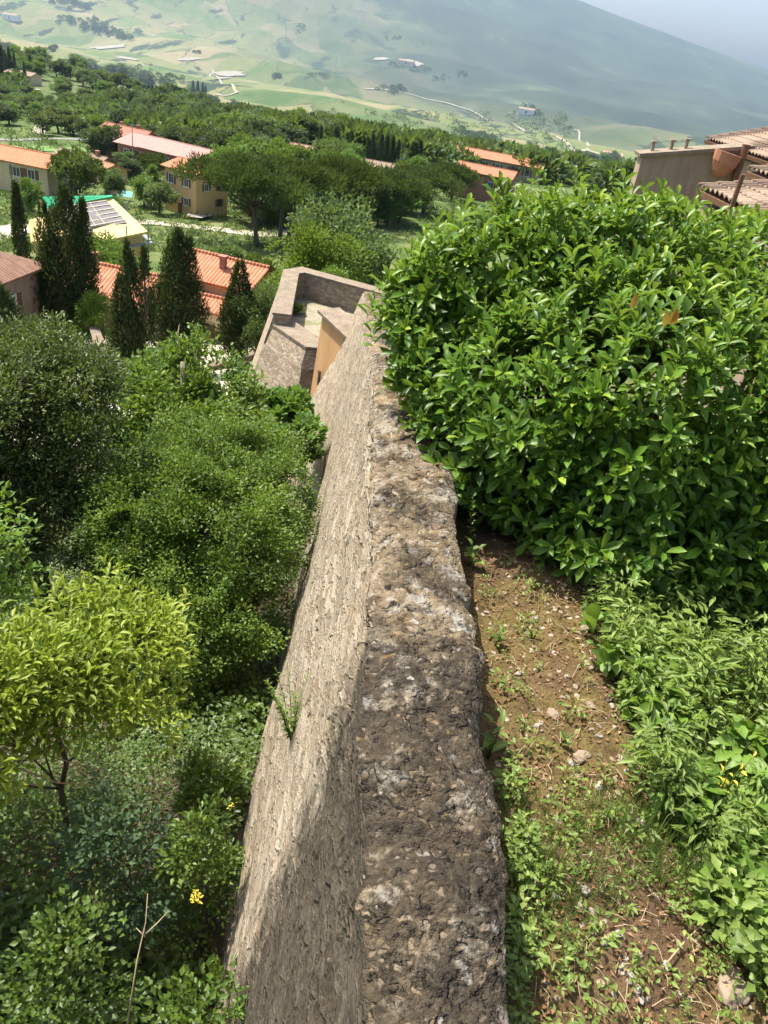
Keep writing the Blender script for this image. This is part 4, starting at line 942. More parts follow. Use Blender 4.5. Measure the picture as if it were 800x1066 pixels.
# ================================================================== houses
def house(name, label, px, py, d, yaw, Lr, Wd, hw, roofm, wallm, pitch=20, ov=.5, wins=(), doors=(), chim=(), hip=False, cat='house', group=None, drop=None):
    """ridge centre seen at (px,py) and horizontal distance d; yaw of the ridge (local x) in degrees; hw = wall height.
    wins: (side, along, height, w, h) with side in 'f','b' (long sides), 'l','r' (ends)"""
    if drop is None:                    # keep the angular size, stand it on the ground
        d1 = solve_d(px, py, hw+math.tan(R(pitch))*Wd/2, d); k_ = d1/d; d = d1; Lr *= k_; Wd *= k_; hw *= k_; ov *= k_
        wins = [(s, a*k_, h*k_, w1*k_, w2*k_) for s, a, h, w1, w2 in wins]; doors = [(s, a*k_, w1*k_, w2*k_) for s, a, w1, w2 in doors]; chim = [tuple(q*k_ for q in c) for c in chim]
    top = DP(px, py, d); rise = math.tan(R(pitch))*Wd/2; z_e = top[2]-rise; base = np.array([top[0], top[1], z_e-hw])
    root = empty(name, base, R(yaw)); tag(root, label, cat, group)
    g_ = T(top[0], top[1]); low = min(0, g_-base[2])-2.0
    b = MB(); x, y = Lr/2, Wd/2
    if hip: b.box((0, 0, (hw+low)/2), (Lr, Wd, hw-low))
    else:
        b.v = [(-x, -y, low), (x, -y, low), (x, y, low), (-x, y, low), (-x, -y, hw), (x, -y, hw), (x, y, hw), (-x, y, hw), (-x, 0, hw+rise), (x, 0, hw+rise)]
        b.f = [(0, 1, 5, 4), (2, 3, 7, 6), (1, 2, 6, 9, 5), (3, 0, 4, 8, 7), (4, 5, 9, 8), (6, 7, 8, 9)]
    b.build('wall', wallm, root)
    r = MB(); k = math.tan(R(pitch)); X, Y = x+ov, y+ov; ze = hw-k*ov; zr = hw+rise; t = .16; u = .05
    if hip:
        hx = max(.01, x-y)
        quads = [[(-X, -Y, ze), (X, -Y, ze), (hx, 0, zr), (-hx, 0, zr)], [(X, Y, ze), (-X, Y, ze), (-hx, 0, zr), (hx, 0, zr)], [(X, -Y, ze), (X, Y, ze), (hx, 0, zr)], [(-X, Y, ze), (-X, -Y, ze), (-hx, 0, zr)]]
    else:
        quads = [[(-X, -Y, ze), (X, -Y, ze), (X, 0, zr), (-X, 0, zr)], [(X, Y, ze), (-X, Y, ze), (-X, 0, zr), (X, 0, zr)]]
    for q in quads: r.slab([(a, b_, c+t+u) for a, b_, c in q], t)
    r.tube([(-(x-y if hip else X), 0, zr+t+u), ((x-y if hip else X), 0, zr+t+u)], .13, 8) if not hip or x > y else None
    ro = r.build('roof', roofm, root)
    for (cx, cy, cw, chh) in chim:
        c = MB(); zc = zr-k*abs(cy); c.box((cx, cy, zc+chh/2-.2), (cw, cw, chh+.4)); c.box((cx, cy, zc+chh+.06), (cw+.16, cw+.16, .12)); c.build('chimney', M['redbrick'] if cw < .7 else M['pinkplaster'], ro)
    def place(side, a, h):
        return {'f': ((a, -y, h), 0), 'b': ((a, y, h), PI), 'l': ((-x, a, h), -PI/2), 'r': ((x, a, h), PI/2)}[side]
    for (side, a, h, ww, wh) in wins:
        (c, rot) = place(side, a, h); nx, ny = math.sin(rot), -math.cos(rot); tx, ty = math.cos(rot), math.sin(rot)
        f = MB()
        for s in (-1, 1): f.box((c[0]+tx*s*(ww/2+.05)+nx*.03, c[1]+ty*s*(ww/2+.05)+ny*.03, h), (.1, .10, wh+.2), rot)
        f.box((c[0]+nx*.03, c[1]+ny*.03, h+wh/2+.05), (ww, .10, .1), rot); f.box((c[0]+nx*.06, c[1]+ny*.06, h-wh/2-.06), (ww+.3, .18, .1), rot)
        f.box((c[0]+nx*.02, c[1]+ny*.02, h), (.06, .08, wh), rot)
        fo = f.build('window', M['white'] if (len(wins)+int(a*7)) % 3 else M['woodbrown'], root)
        p = MB(); p.box((c[0]+nx*.004, c[1]+ny*.004, h), (ww, .03, wh), rot); p.build('pane', M['glass'], fo)
        if ww < 1.7 and d < 330:
            for s in (-1, 1): p = MB(); p.box((c[0]+tx*s*(ww*.78+.1)+nx*.04, c[1]+ty*s*(ww*.78+.1)+ny*.04, h), (ww*.5, .06, wh+.1), rot); p.build('shutter', M['woodbrown'], fo)
    for (side, a, dw, dh) in doors:
        (c, rot) = place(side, a, dh/2); nx, ny = math.sin(rot), -math.cos(rot)
        p = MB(); p.box((c[0]+nx*.03, c[1]+ny*.03, dh/2), (dw, .1, dh), rot); p.build('door', M['woodbrown'], root)
    return root

# --- houses just below the cypresses
house('house', 'orange roofed house with a low chimney partly hidden behind the two middle cypresses', 128, 283, 62, -8, 8.6, 5.6, 3.6, M['tile_orange'], M['cream'], 20,
      wins=[('f', -2.4, 1.9, 1.0, 1.2), ('f', 1.2, 1.9, 1.0, 1.2), ('l', 0, 1.8, .9, 1.2)], chim=[(-2.7, .6, .5, .9)], doors=[('f', -.6, 1, 2.1)])
house('house', 'house with two orange roof planes right behind the stone pine rubble heap', 238, 272, 63, -14, 6.0, 5.4, 4.6, M['tile_orange'], M['cream'], 20,
      wins=[('f', -1.6, 3.0, .9, 1.3), ('f', 1.4, 3.0, .9, 1.3), ('l', -1, 3.0, .9, 1.2)], chim=[(.2, -1.2, .42, 1.0)], doors=[('f', 0, 1, 2.1)])
house('annex', 'little lean-to annex with an orange roof and a brown door below the two plane house', 221, 312, 56.5, -10, 2.6, 2.9, 2.5, M['tile_orange'], M['cream'], 17, ov=.3,
      wins=[], doors=[('f', .2, 1.5, 1.7)], cat='annex')
house('house', 'old house with a mossy brown tiled hip roof at the left picture edge', -40, 258, 50, 82, 6.0, 5.2, 5.0, M['tile_brown'], M['pinkplaster'], 24, hip=True,
      wins=[('f', 0, 3.2, .9, 1.3)], chim=[(-1.5, -1.0, .75, 1.0)])
# --- middle distance
house('house', 'long cream house with a bright orange roof and a dark loggia on the far left', 22, 156, 172, -10, 16.5, 9, 5.6, M['tile_orange2'], M['cream'], 16, ov=.7,
      wins=[('f', -3.4, 3.6, 2.4, 2.2), ('f', 2.0, 4.0, 1.3, 1.5), ('f', 5.0, 4.0, 1.3, 1.5), ('f', 5.6, 1.3, 1.0, 1.3), ('r', 0, 3.8, 1, 1.4)], doors=[('f', -6.3, 1.1, 2.2)])
house('house', 'low old house with a faded brown roof behind the round pine', 88, 160, 165, -14, 9, 7, 2.6, M['tile_buff'], M['pinkplaster'], 16,
      wins=[('f', 2, 1.5, .9, 1)], chim=[(2.8, 0, .6, .9)])
house('house', 'low orange roofed wing stepping down to the right of the faded brown roof', 104, 168, 158, -30, 7, 6, 2.6, M['tile_orange'], M['yellow'], 16, wins=[('f', -2, 1.4, .9, 1)])
house('house', 'red roofed villa with a cross gable next to the parked white van', 134, 133, 215, -18, 12, 10, 5.8, M['tile_red'], M['pinkplaster'], 20,
      wins=[('f', -4.0, 3.6, 1.3, 1.6), ('f', 0, 3.6, 2.2, 2.0), ('f', 3.6, 3.6, 1.3, 1.6), ('l', 0, 3.4, 1.3, 1.6)], chim=[(-2.6, .8, .6, 1.0), (2.4, .4, .6, 1.0)], doors=[('f', -2, 1.2, 2.2)])
house('hall', 'broad hall with a wide faded pink roof and a long brick front', 172, 146, 212, -20, 17, 13, 4.8, M['tile_pink'], M['redbrick'], 13, ov=.8,
      wins=[('f', -6+2.4*i, 2.8, 1.5, 1.8) for i in range(6)], cat='hall')
house('hall', 'nearer pink roofed wing of the hall running down to the right', 194, 151, 198, -22, 14.5, 12, 4.4, M['tile_pink'], M['redbrick'], 13, ov=.8,
      wins=[('f', -5+2.2*i, 2.6, 1.4, 1.6) for i in range(5)], cat='hall')
house('house', 'tall yellow house with a clean orange roof left of the stone pines', 205, 170, 158, -32, 8.2, 7.6, 7.6, M['tile_orange2'], M['yellow'], 15, ov=.6, hip=False,
      wins=[('f', -2.4, 5.8, 1.1, 1.5), ('f', 1.6, 5.8, 1.0, 1.2), ('f', -2.4, 2.6, 1.1, 1.5), ('f', 1.6, 2.6, 1.0, 1.2), ('r', -1.4, 5.4, .8, 1.1), ('r', 1.8, 5.4, .8, 1.1), ('r', 1.8, 2.6, .8, 1.1)], chim=[(3.0, -1.6, .5, 1.0)], doors=[('f', 0, 1, 2.1)])
house('cottage', 'small cream cottage with a buff roof among the trees behind the pines', 396, 169, 205, -6, 8.5, 6, 3.0, M['tile_buff'], M['cream'], 14, wins=[('f', -2, 1.7, .9, 1.0), ('f', 2, 1.7, .9, 1.0)], cat='cottage')
house('house', 'long orange roofed row behind the bush with several chimneys', 508, 158, 235, -12, 31, 9, 4.6, M['tile_orange'], M['pinkplaster'], 15,
      wins=[('f', -12+4*i, 3.0, 1.2, 1.5) for i in range(7)], chim=[(-8, .5, .6, .9), (0, .5, .6, .9), (7, .5, .6, .9)])
house('house', 'red walled house with an orange roof just in front of the long row', 508, 174, 185, -14, 12, 7.5, 5.4, M['tile_orange'], M['redbrick'], 15,
      wins=[('l', -1.5, 3.6, 1.1, 1.4), ('l', 1.5, 3.6, 1.1, 1.4), ('f', -3, 3.4, 1.1, 1.4), ('f', 2, 3.4, 1.1, 1.4)])
house('cottage', 'tiny house with a pale pink roof half sunk among the light green trees', 313, 151, 262, -4, 8, 6, 2.6, M['tile_pink'], M['cream'], 14, wins=[('f', 0, 1.5, 1, 1)], cat='cottage')
house('villa', 'villa with a buff roof and a bare slope below it on the far left rise', 24, 74, 520, -8, 15, 10, 5.0, M['tile_buff'], M['cream'], 15, wins=[('f', -4, 3, 1.4, 1.8), ('f', 0, 3, 1.4, 1.8), ('f', 4, 3, 1.4, 1.8)], cat='villa')
house('villa', 'far villa with a pinkish roof at the top edge of the wooded belt', 92, 66, 640, -10, 15, 10, 4.5, M['tile_pink'], M['pinkplaster'], 15, wins=[('f', 0, 3, 1.4, 1.6)], cat='villa')
house('farmhouse', 'far flat roofed pale farmhouse above the row of slim cypresses', 148, 81, 620, -8, 13, 9, 4.5, M['tile_buff'], M['cream'], 12, wins=[('f', 0, 3, 1.4, 1.6)], cat='farmhouse')
house('farmhouse', 'lone pink farmhouse seen just above the top of the laurel bush', 638, 158, 520, -6, 11, 9, 4.5, M['tile_pink'], M['white'], 16, wins=[('f', -2, 3, 1.4, 1.6), ('f', 2, 3, 1.4, 1.6)], cat='farmhouse')
house('farmhouse', 'white farmhouse in a dark grove out on the valley fields', 549, 112, 1500, -6, 26, 18, 9, M['tile_buff'], M['white'], 14, wins=[('f', 0, 5, 3, 4)], cat='farmhouse')
house('farmhouse', 'pale farm on the far slope among a string of dark trees', 424, 62, 2800, -6, 46, 30, 14, M['tile_buff'], M['cream'], 14, wins=[('f', 0, 8, 5, 6)], cat='farmhouse')
house('farmhouse', 'white farmstead high on the left slope above the wooded belt', 12, 14, 3300, -6, 50, 30, 16, M['tile_buff'], M['white'], 14, wins=[('f', 0, 8, 5, 6)], cat='farmhouse')

# --- the house with its roof being rebuilt
def rebuilt_house():
    zt = DP(118, 206, 84)[2]
    P1 = ZP(117, 206, zt)                         # far top corner of the big slope
    P0 = ZP(64, 213, zt+.15)
    sl_r = DP(154, 241, 77); sl_l = DP(80, 256, 73)
    root = empty('house_under_repair', (P1[0], P1[1], T(P1[0], P1[1]))); tag(root, 'house whose roof is being rebuilt with yellow boards, grey membrane and a green net', 'house')
    off = np.array([P1[0], P1[1], T(P1[0], P1[1])])
    q = [sl_l, sl_r, P1, P0]; q = [v-off for v in q]
    n = unit(np.cross(q[1]-q[0], q[3]-q[0]))
    def pt(u, v, h=0): return (q[0]*(1-u)+q[1]*u)*(1-v)+(q[3]*(1-u)+q[2]*u)*v+n*h
    b = MB(); b.slab(q, .22); b.build('board_deck', M['wood_board'], root)
    m = MB()
    for (u0, u1, v0, v1) in [(.02, .66, .34, .94), (.66, .84, .30, .92), (.02, .30, .20, .34)]:
        m.slab([pt(u0, v0, .05), pt(u1, v0, .05), pt(u1, v1, .05), pt(u0, v1, .05)], .03)
    m.build('membrane', M['battens'], root)
    k = MB()
    for v in np.linspace(.36, .92, 6): k.slab([pt(.0, v, .10), pt(.84, v, .10), pt(.84, v+.018, .10), pt(0, v+.018, .10)], .05)
    for u in np.linspace(.06, .5, 4): k.slab([pt(u, .34, .13), pt(u+.012, .34, .13), pt(u+.012, .94, .13), pt(u, .94, .13)], .05)
    k.build('battens', M['batten_wood'], root)
    # far slope covered by a green net, hanging over the ridge
    nb = [pt(-.35, 1.0, -.5), pt(1.0, 1.0, .08), pt(1.0, 1.0, .08)+np.array([-.8, 5.0, -.9]), pt(-.35, 1.0, -.5)+np.array([-.8, 5.0, -.9])]
    g2 = MB(); g2.slab([pt(-.32, .93, .10), pt(1.0, .985, .22), pt(1.0, 1.03, .20), pt(-.3, 1.17, .30)], .05); g2.slab([pt(-.3, 1.17, .30), pt(1.0, 1.03, .2), pt(1.0, 1.03, .2)+np.array([-.5, 3.6, -1.2]), pt(-.3, 1.17, .30)+np.array([-.5, 3.6, -1.2])], .05)
    g2.build('green_net', M['green_net'], root)
    wl_ = MB(); c = [pt(.03, .06, -.3), pt(.96, .06, -.3), pt(.96, .97, -.3), pt(.03, .97, -.3)]
    n0 = len(wl_.v); wl_.v += [tuple(v) for v in c]+[(v[0], v[1], -1.0) for v in c]
    for i in range(4): j = (i+1) % 4; wl_.f.append((i, 4+i, 4+j, j))
    wl_.build('wall', M['yellow'], root)
    w2 = MB(); c = [pt(-.55, .55, -1.2), pt(.02, .55, -1.2), pt(.02, 1.0, -1.0), pt(-.55, 1.0, -1.0)]
    w2.slab(c, .2); w2.build('lower_deck', M['wood_board'], root)
    w3 = MB(); c = [pt(-.5, .6, -1.5), pt(.02, .6, -1.5), pt(.02, .97, -1.5), pt(-.5, .97, -1.5)]
    w3.v += [tuple(v) for v in c]+[(v[0], v[1], -1.0) for v in c]
    for i in range(4): j = (i+1) % 4; w3.f.append((i, 4+i, 4+j, j))
    w3.build('low_wall', M['yellow'], root)
    for i, u in enumerate((1.02, 1.02, .7, .4)):
        v = .02 if i else .6; a = pt(u, v, -.1); s = MB(); s.tube([(a[0], a[1], -.2), (a[0], a[1], a[2]+.9)], .06, 6); s.build('scaffold_post', M['metal'], root)
    s = MB(); s.slab([pt(.35, -.06, -1.0), pt(1.06, -.06, -1.0), pt(1.06, .0, -1.0), pt(.35, .0, -1.0)], .08); s.slab([pt(1.0, 0, -.9), pt(1.07, 0, -.9), pt(1.07, .6, -.9), pt(1.0, .6, -.9)], .08); s.build('scaffold_deck', M['metal'], root)
    # plastic sheet lying on the boards
    sh = MB(); sh.slab([pt(.02, .40, .2), pt(.16, .30, .16), pt(.22, .42, .2), pt(.08, .58, .25)], .04); sh.build('plastic_sheet', M['white'], root)
rebuilt_house()

# --- roofs of the old town at the right
def right_town():
    a = DP(669, 163, 26); b2 = DP(757, 157, 26.6); ax = unit(b2-a); nx = unit(np.array([-ax[1], ax[0], 0.])); up = np.array([0, 0, 1.])
    if np.dot(nx, a) < 0: nx = -nx
    root = empty('old_house', a-up*7); tag(root, 'old pink plastered house with a blank wall and flat parapet above the laurel bush', 'house')
    o = a-up*7
    Ln = np.linalg.norm(b2-a)+.6; c = a+ax*Ln/2+nx*2.5; rz = math.atan2(ax[1], ax[0])
    hx_ = np.array([ax[0], ax[1], 0.]); e_ = a+ax*Ln
    m = MB(); n_ = [a-o, e_-o, e_+nx*.6-o, a+nx*.6-o]; m.add([v for v in n_]+[(v[0], v[1], -1.) for v in n_], [(0, 1, 2, 3), (4, 5, 1, 0), (5, 6, 2, 1), (6, 7, 3, 2), (7, 4, 0, 3)]); m.build('wall', M['pinkplaster'], root)
    m = MB(); v_ = [a-ax*.12-nx*.12-o, e_+ax*.1-nx*.12-o, e_+ax*.1+nx*.66-o, a-ax*.12+nx*.66-o]; m.slab([v+up*.10 for v in v_], .09); m.build('coping', M['coping'], root)
    for t_ in (.10, .28, .42): 
        p = a+ax*Ln*t_+nx*.3-o; m = MB(); m.tube([p+up*.1, p+up*.32], .05, 8); m.box(p+up*.34, (.16, .16, .05), rz); m.build('vent_pipe', M['pinkplaster'], root)
    # the big half-round terracotta flue collars on the wall
    for (t_, d_) in ((.80, -.16),):
        p = a+ax*Ln*t_-nx*.18-up*.75-o; m = MB()
        m.tube([p+up*.72, p+up*.45-ax*.05, p+up*.2-ax*.14, p+up*.12-ax*.2], [.40, .36, .22, .08], 14); m.build('flue', M['terracotta'], root)
    q = b2-o+ax*.45-nx*.12; m = MB(); m.tube([q+up*.15, q-up*2.2, q-up*4-ax*.15], .11, 10); m.build('downpipe', M['woodbrown'], root)
    # tiled house behind: eave running from far left to near right, roof rising to the right
    zR = DP(734, 144, 33)[2]; r0 = ZP(734, 144, zR); r1 = ZP(800, 167, zR); ed = unit(r1-r0); pr = np.array([-ed[1], ed[0], 0.])
    if pr[0] < 0: pr = -pr
    root = empty('tiled_house', r0-up*8); tag(root, 'house with a weathered buff tile roof at the upper right corner', 'house'); o = r0-up*8
    # roof built in its own axes: x along the ridge, y down the slope
    def roof_obj(parent, org, xd, yd, Lx, Ly, m, name='roof'):
        nz = np.cross(xd, yd); 
        if nz[2] < 0: nz = -nz; flip = True
        else: flip = False
        mb = MB(); nu = int(Lx/.24); vs = []; per = 8
        xs = np.linspace(0, Lx, nu*per+1)
        prof = .075*np.abs(np.sin(np.pi*xs/(.24)))
        n = len(xs); rows = max(2, int(Ly/.36)); 
        for i in range(rows+1):
            for s_ in (0, 1):
                yy = Ly*i/rows; k = .03*(s_ == 0)
                for x_, h_ in zip(xs, prof): vs.append((x_, yy, h_+k+.02*mnoise.noise((x_*1.3, yy, 3))))
        F2 = []
        for i in range(2*rows+1):
            for j in range(n-1): F2.append((i*n+j, i*n+j+1, (i+1)*n+j+1, (i+1)*n+j))
        me = bpy.data.meshes.new(name); me.from_pydata(vs, [], F2); me.update()
        ob = link(name, me, m, parent)
        mt = Matrix.Identity(4)
        for i, v in enumerate((xd, yd, nz)):
            for k2 in range(3): mt[k2][i] = v[k2]
        for k2 in range(3): mt[k2][3] = org[k2]
        ob.matrix_local = mt; return ob
    def shed(root, o, V0, Lx, Ly, sl, m, wallin, hw):
        yd = unit(-pr-up*sl); org = V0-yd*Ly
        roof_obj(root, org-o, ed, yd, Lx, Ly, m)
        b_ = MB(); q = [V0-o-up*.05, V0-o+ed*Lx-up*.05, org-o+ed*Lx-up*.05, org-o-up*.05]; b_.slab(q, .12); b_.build('eaves_board', M['woodbrown'], root)
        c = V0-o+ed*Lx*.5+pr*(Ly*.5)-up*(hw/2+.28); b_ = MB(); b_.box(c, (Lx-2*wallin, Ly-2*wallin, hw), math.atan2(ed[1], ed[0])); b_.build('wall', M['pinkplaster'], root)
        return org
    org = shed(root, o, r0, 14, 5.0, .28, M['tile_buff'], .45, 7)
    for t_ in (2.0, 4.6):
        p = org-o+ed*t_+up*.1; m = MB(); m.box(p+up*.06, (.5, .26, .26), math.atan2(ed[1], ed[0])); m.build('ridge_vent', M['tile_brown'], root)
    V0 = DP(778, 176, 22); root = empty('lean_to', V0-up*5); tag(root, 'low wing with a weathered lean-to tile roof below the tiled house', 'house')
    shed(root, V0-up*5, V0, 9, 2.4, .20, M['tile_buff'], .15, 5)
    V0 = DP(726, 194, 19.5); root = empty('lean_to', V0-up*5); tag(root, 'lowest tiled lean-to roof peeping out right over the laurel bush', 'house')
    shed(root, V0-up*5, V0, 9, 3.0, .18, M['tile_buff'], .12, 5)
    z4 = DP(770, 238, 17)[2]; pb = ZP(752, 244, z4); pole = MB(); pole.tube([(0, 0, -3), (0, 0, 1.0)], .045, 8); po = pole.build('pole', M['woodbrown']); po.location = pb
    tag(po, 'short dark pole standing on the lowest lean-to roof at right', 'pole')
right_town()

# ================================================================== roads, tracks, paths
def ribbon(name, pix, w, m, lift=.05, start=3.0, sub=8):
    P = [hit(*p, start=start) for p in pix]; Q = []
    for i in range(len(P)-1):
        a = P[max(0, i-1)]; b = P[i]; c = P[i+1]; d = P[min(len(P)-1, i+2)]
        for s in range(sub):
            t = s/sub; Q.append(.5*((2*b)+(c-a)*t+(2*a-5*b+4*c-d)*t*t+(3*b-a-3*c+d)*t**3))
    Q.append(P[-1]); Q = np.array(Q)[:, :2]; tg = np.gradient(Q, axis=0); tg /= np.linalg.norm(tg, axis=1, keepdims=True); nn = np.c_[-tg[:, 1], tg[:, 0]]
    V = []; K = 3
    for q, n_ in zip(Q, nn):
        for k in range(-K, K+1):
            p = q+n_*w*.5*k/K; dd = math.hypot(*p); V.append((p[0], p[1], T(p[0], p[1])+lift*max(1, dd/160)))
    n, m_ = len(Q), 2*K+1; i = np.arange(n-1)[:, None]*m_; j = np.arange(m_-1)[None]
    F2 = np.stack([i+j, i+j+1, i+m_+j+1, i+m_+j], -1).reshape(-1, 4)
    return tag(link(name, np_mesh(name, np.array(V), F2, True), m), kind='structure')
def patch(name, cx, cy, rx, ry, m, seed, lift=.06, n=26):
    """irregular bare patch draped on the ground, outline drawn round a ground point"""
    c = hit(cx, cy); V = [(c[0], c[1], T(c[0], c[1])+lift)]; d0 = math.hypot(c[0], c[1]); u = unit(np.array([c[0], c[1]])); s = np.array([u[1], -u[0]])
    sx = rx/F*d0; far_ = hit(cx, cy-ry); sy = min(max(2., (math.hypot(far_[0], far_[1])-d0)), 1.6*sx); rings = 5
    for q in range(1, rings+1):
        for k in range(n):
            a = 2*PI*k/n; w_ = 1+.45*mnoise.noise(Vector((math.cos(a)*1.4+seed*5, math.sin(a)*1.4, seed)))+.2*mnoise.noise(Vector((math.cos(a)*4+seed*5, math.sin(a)*4, seed)))
            p = c[:2]+(s*math.cos(a)*sx+u*math.sin(a)*sy)*w_*q/rings; V.append((p[0], p[1], T(p[0], p[1])+lift*max(1, d0/160)))
    tri = [(0, 1+k, 1+(k+1) % n) for k in range(n)]; quad = []
    for q in range(rings-1):
        for k in range(n): k2 = (k+1) % n; quad.append((1+q*n+k, 1+(q+1)*n+k, 1+(q+1)*n+k2, 1+q*n+k2))
    return tag(link(name, np_mesh(name, np.array(V), [np.array(tri), np.array(quad)], True), m), kind='structure')
ribbon('track', [(226, 99), (236, 100), (248, 96), (243, 90), (230, 86), (219, 80), (222, 73)], 9, M['track'], .12)
ribbon('track', [(380, 93), (420, 97), (455, 106), (500, 121), (545, 136), (590, 149), (612, 157), (632, 163)], 15, M['track'], .15)
ribbon('track', [(612, 157), (603, 146), (597, 136)], 10, M['track'], .15)
ribbon('track', [(40, 140), (44, 128), (48, 117), (54, 112)], 4.5, M['track'], .1)
ribbon('road', [(-30, 146), (20, 146), (60, 145), (100, 146)], 6, M['road'], .1)
ribbon('road', [(60, 196), (110, 180), (136, 172), (146, 160), (152, 150)], 6.5, M['road'], .1)
ribbon('path', [(120, 231), (160, 232), (200, 236), (235, 240), (275, 244), (310, 238)], 3.6, M['path'], .06)
ribbon('path', [(-40, 250), (10, 240), (40, 235), (66, 228)], 6, M['path'], .06)
for i, (cx, cy, rx, ry) in enumerate([(238, 78, 14, 3.0), (232, 82, 6, 2.), (196, 62, 9, 1.6), (132, 62, 8, 2.0), (112, 50, 14, 1.5), (430, 66, 9, 2.2), (396, 62, 8, 1.4), (10, 70, 16, 3.0), (20, 92, 14, 2.2), (570, 158, 12, 2), (160, 112, 8, 1.5)]):
    patch('bare_earth', cx, cy, rx, ry, M['chalk'], i+1, .15)
patch('rubble_ground', 205, 226, 12, 6, M['chalk'], 31, .5)
patch('lawn', 178, 166, 16, 4, plain('lawn', (.11, .20, .05), .95, .2, 1), 33, .1) if False else None
patch('lawn', 58, 156, 34, 6, plain('lawn', (.12, .21, .05), .95, .2, 1), 34, .1)
patch('lawn', 190, 240, 44, 5, M['terrain'], 35, .02) if False else None

# white van, poles, orange site netting, tarpaulin
vp = hit(116, 163); van = empty('parked_van', vp, R(-20)); tag(van, 'white box van parked beside the red roofed villa', 'van')
b = MB(); b.box((0, 0, 1.75), (5.2, 2.3, 2.4)); b.build('cargo_box', M['white'], van, bevel=.06)
b = MB(); b.box((3.4, 0, 1.25), (1.6, 2.1, 1.5), taper=.86); b.build('cab', M['white'], van, bevel=.08)
b = MB(); b.box((3.75, 0, 1.6), (1.0, 2.12, .55), taper=.8); b.build('windscreen', M['glass'], van)
for sx in (-1.6, 3.2):
    for sy in (-1, 1): b = MB(); b.tube([(sx, sy*.85, .42), (sx, sy*1.12, .42)], .42, 14); b.build('wheel', M['black_rubber'], van)
POLES = [(139, 176, 128, 'slim grey utility pole standing in front of the pink roofed hall'), (146, 171, 140, 'second slim pole just right of the first one by the hall'), (14, 205, 168, 'slim pole in front of the long cream house at the left')]
for (px, py0, pyt, lab) in POLES:
    p = hit(px, py0); d_ = math.hypot(p[0], p[1]); q = DP(px, pyt, d_); b = MB(); h = q[2]-p[2]
    b.tube([(0, 0, -.3), (0, 0, h)], [.13, .09], 7); b.box((0, 0, h-.4), (1.4, .09, .09)); po = b.build('utility_pole', M['metal']); po.location = p; tag(po, lab, 'pole')
e0 = hit(258, 226); e1 = hit(325, 224); nt_ = empty('safety_netting', e0); tag(nt_, 'strip of orange site netting behind the stone pine trunks', 'netting')
b = MB(); K = 12
pts = [e0+(e1-e0)*k/K for k in range(K+1)]
for k in range(K):
    a, c = pts[k]-e0, pts[k+1]-e0; s0, s1 = .12*math.sin(k*2.1), .12*math.sin((k+1)*2.1)
    b.slab([(a[0], a[1], a[2]+.1), (c[0], c[1], c[2]+.1), (c[0], c[1], c[2]+1.5+s1), (a[0], a[1], a[2]+1.5+s0)], .03)
b.build('net', M['orange_net'], nt_)
for k in range(0, K+1, 3): b = MB(); a = pts[k]-e0; b.tube([(a[0], a[1]+.06, a[2]-.2), (a[0], a[1]+.06, a[2]+1.7)], .04, 6); b.build('post', M['metal'], nt_)
tp = hit(128, 208); b = MB(); b.slab([(-1.7, -.9, .8), (1.7, -.7, .7), (1.5, .9, 1.3), (-1.5, .8, 1.4)], .06)
for sx in (-1.4, 1.4): b.tube([(sx, 0, -.2), (sx, 0, .95)], .05, 6)
tpo = b.build('tarpaulin', plain('teal_tarp', (.08, .36, .30), .6, .1)); tpo.location = tp; tag(tpo, 'small teal tarpaulin shelter right of the rebuilt roof', 'tarpaulin')
# paved terrace of the little park with low walls, steps and a handrail
def park():
    def low_wall(label, a, b_, h, th=.35):
        A_, B_ = hit(*a), hit(*b_); m_ = (A_+B_)/2; v = B_-A_; b = MB(); L_ = np.linalg.norm(v[:2])
        b.box((0, 0, h/2-.3), (L_, th, h+.6), 0); b.box((0, 0, h+.04), (L_+.06, th+.12, .08)); o = b.build('low_wall', M['coping'], bevel=.02); o.location = m_; o.rotation_euler = (0, 0, math.atan2(v[1], v[0])); tag(o, label, 'low wall')
    low_wall('low stone wall beside the lit paving left of the ash tree', (108, 418), (140, 405), .35)
    low_wall('low stone bench wall under the dark tree by the bastion', (218, 386), (262, 380), .4)
    low_wall('pale parapet by the paving below the leaning cypress', (118, 400), (100, 372), .7)
    A_ = hit(134, 380); root = empty('handrail', A_); tag(root, 'thin slanting metal handrail between the two middle cypresses', 'handrail')
    b = MB(); b.tube([(-.2, 0, 1.5), (1.4, -.3, .75)], .03, 6); b.build('rail', M['white'], root)
    for t in (0, 1): b = MB(); b.tube([(-.2+1.6*t, -.3*t, -.6), (-.2+1.6*t, -.3*t, 1.5-.75*t)], .025, 6); b.build('post', M['white'], root)
    p = hit(131, 402); b = MB(); b.tube([(0, 0, -.2), (0, 0, .75)], .06, 8); o = b.build('bollard', M['white']); o.location = p; tag(o, 'short white post at the foot of the leaning cypress', 'post')
park()
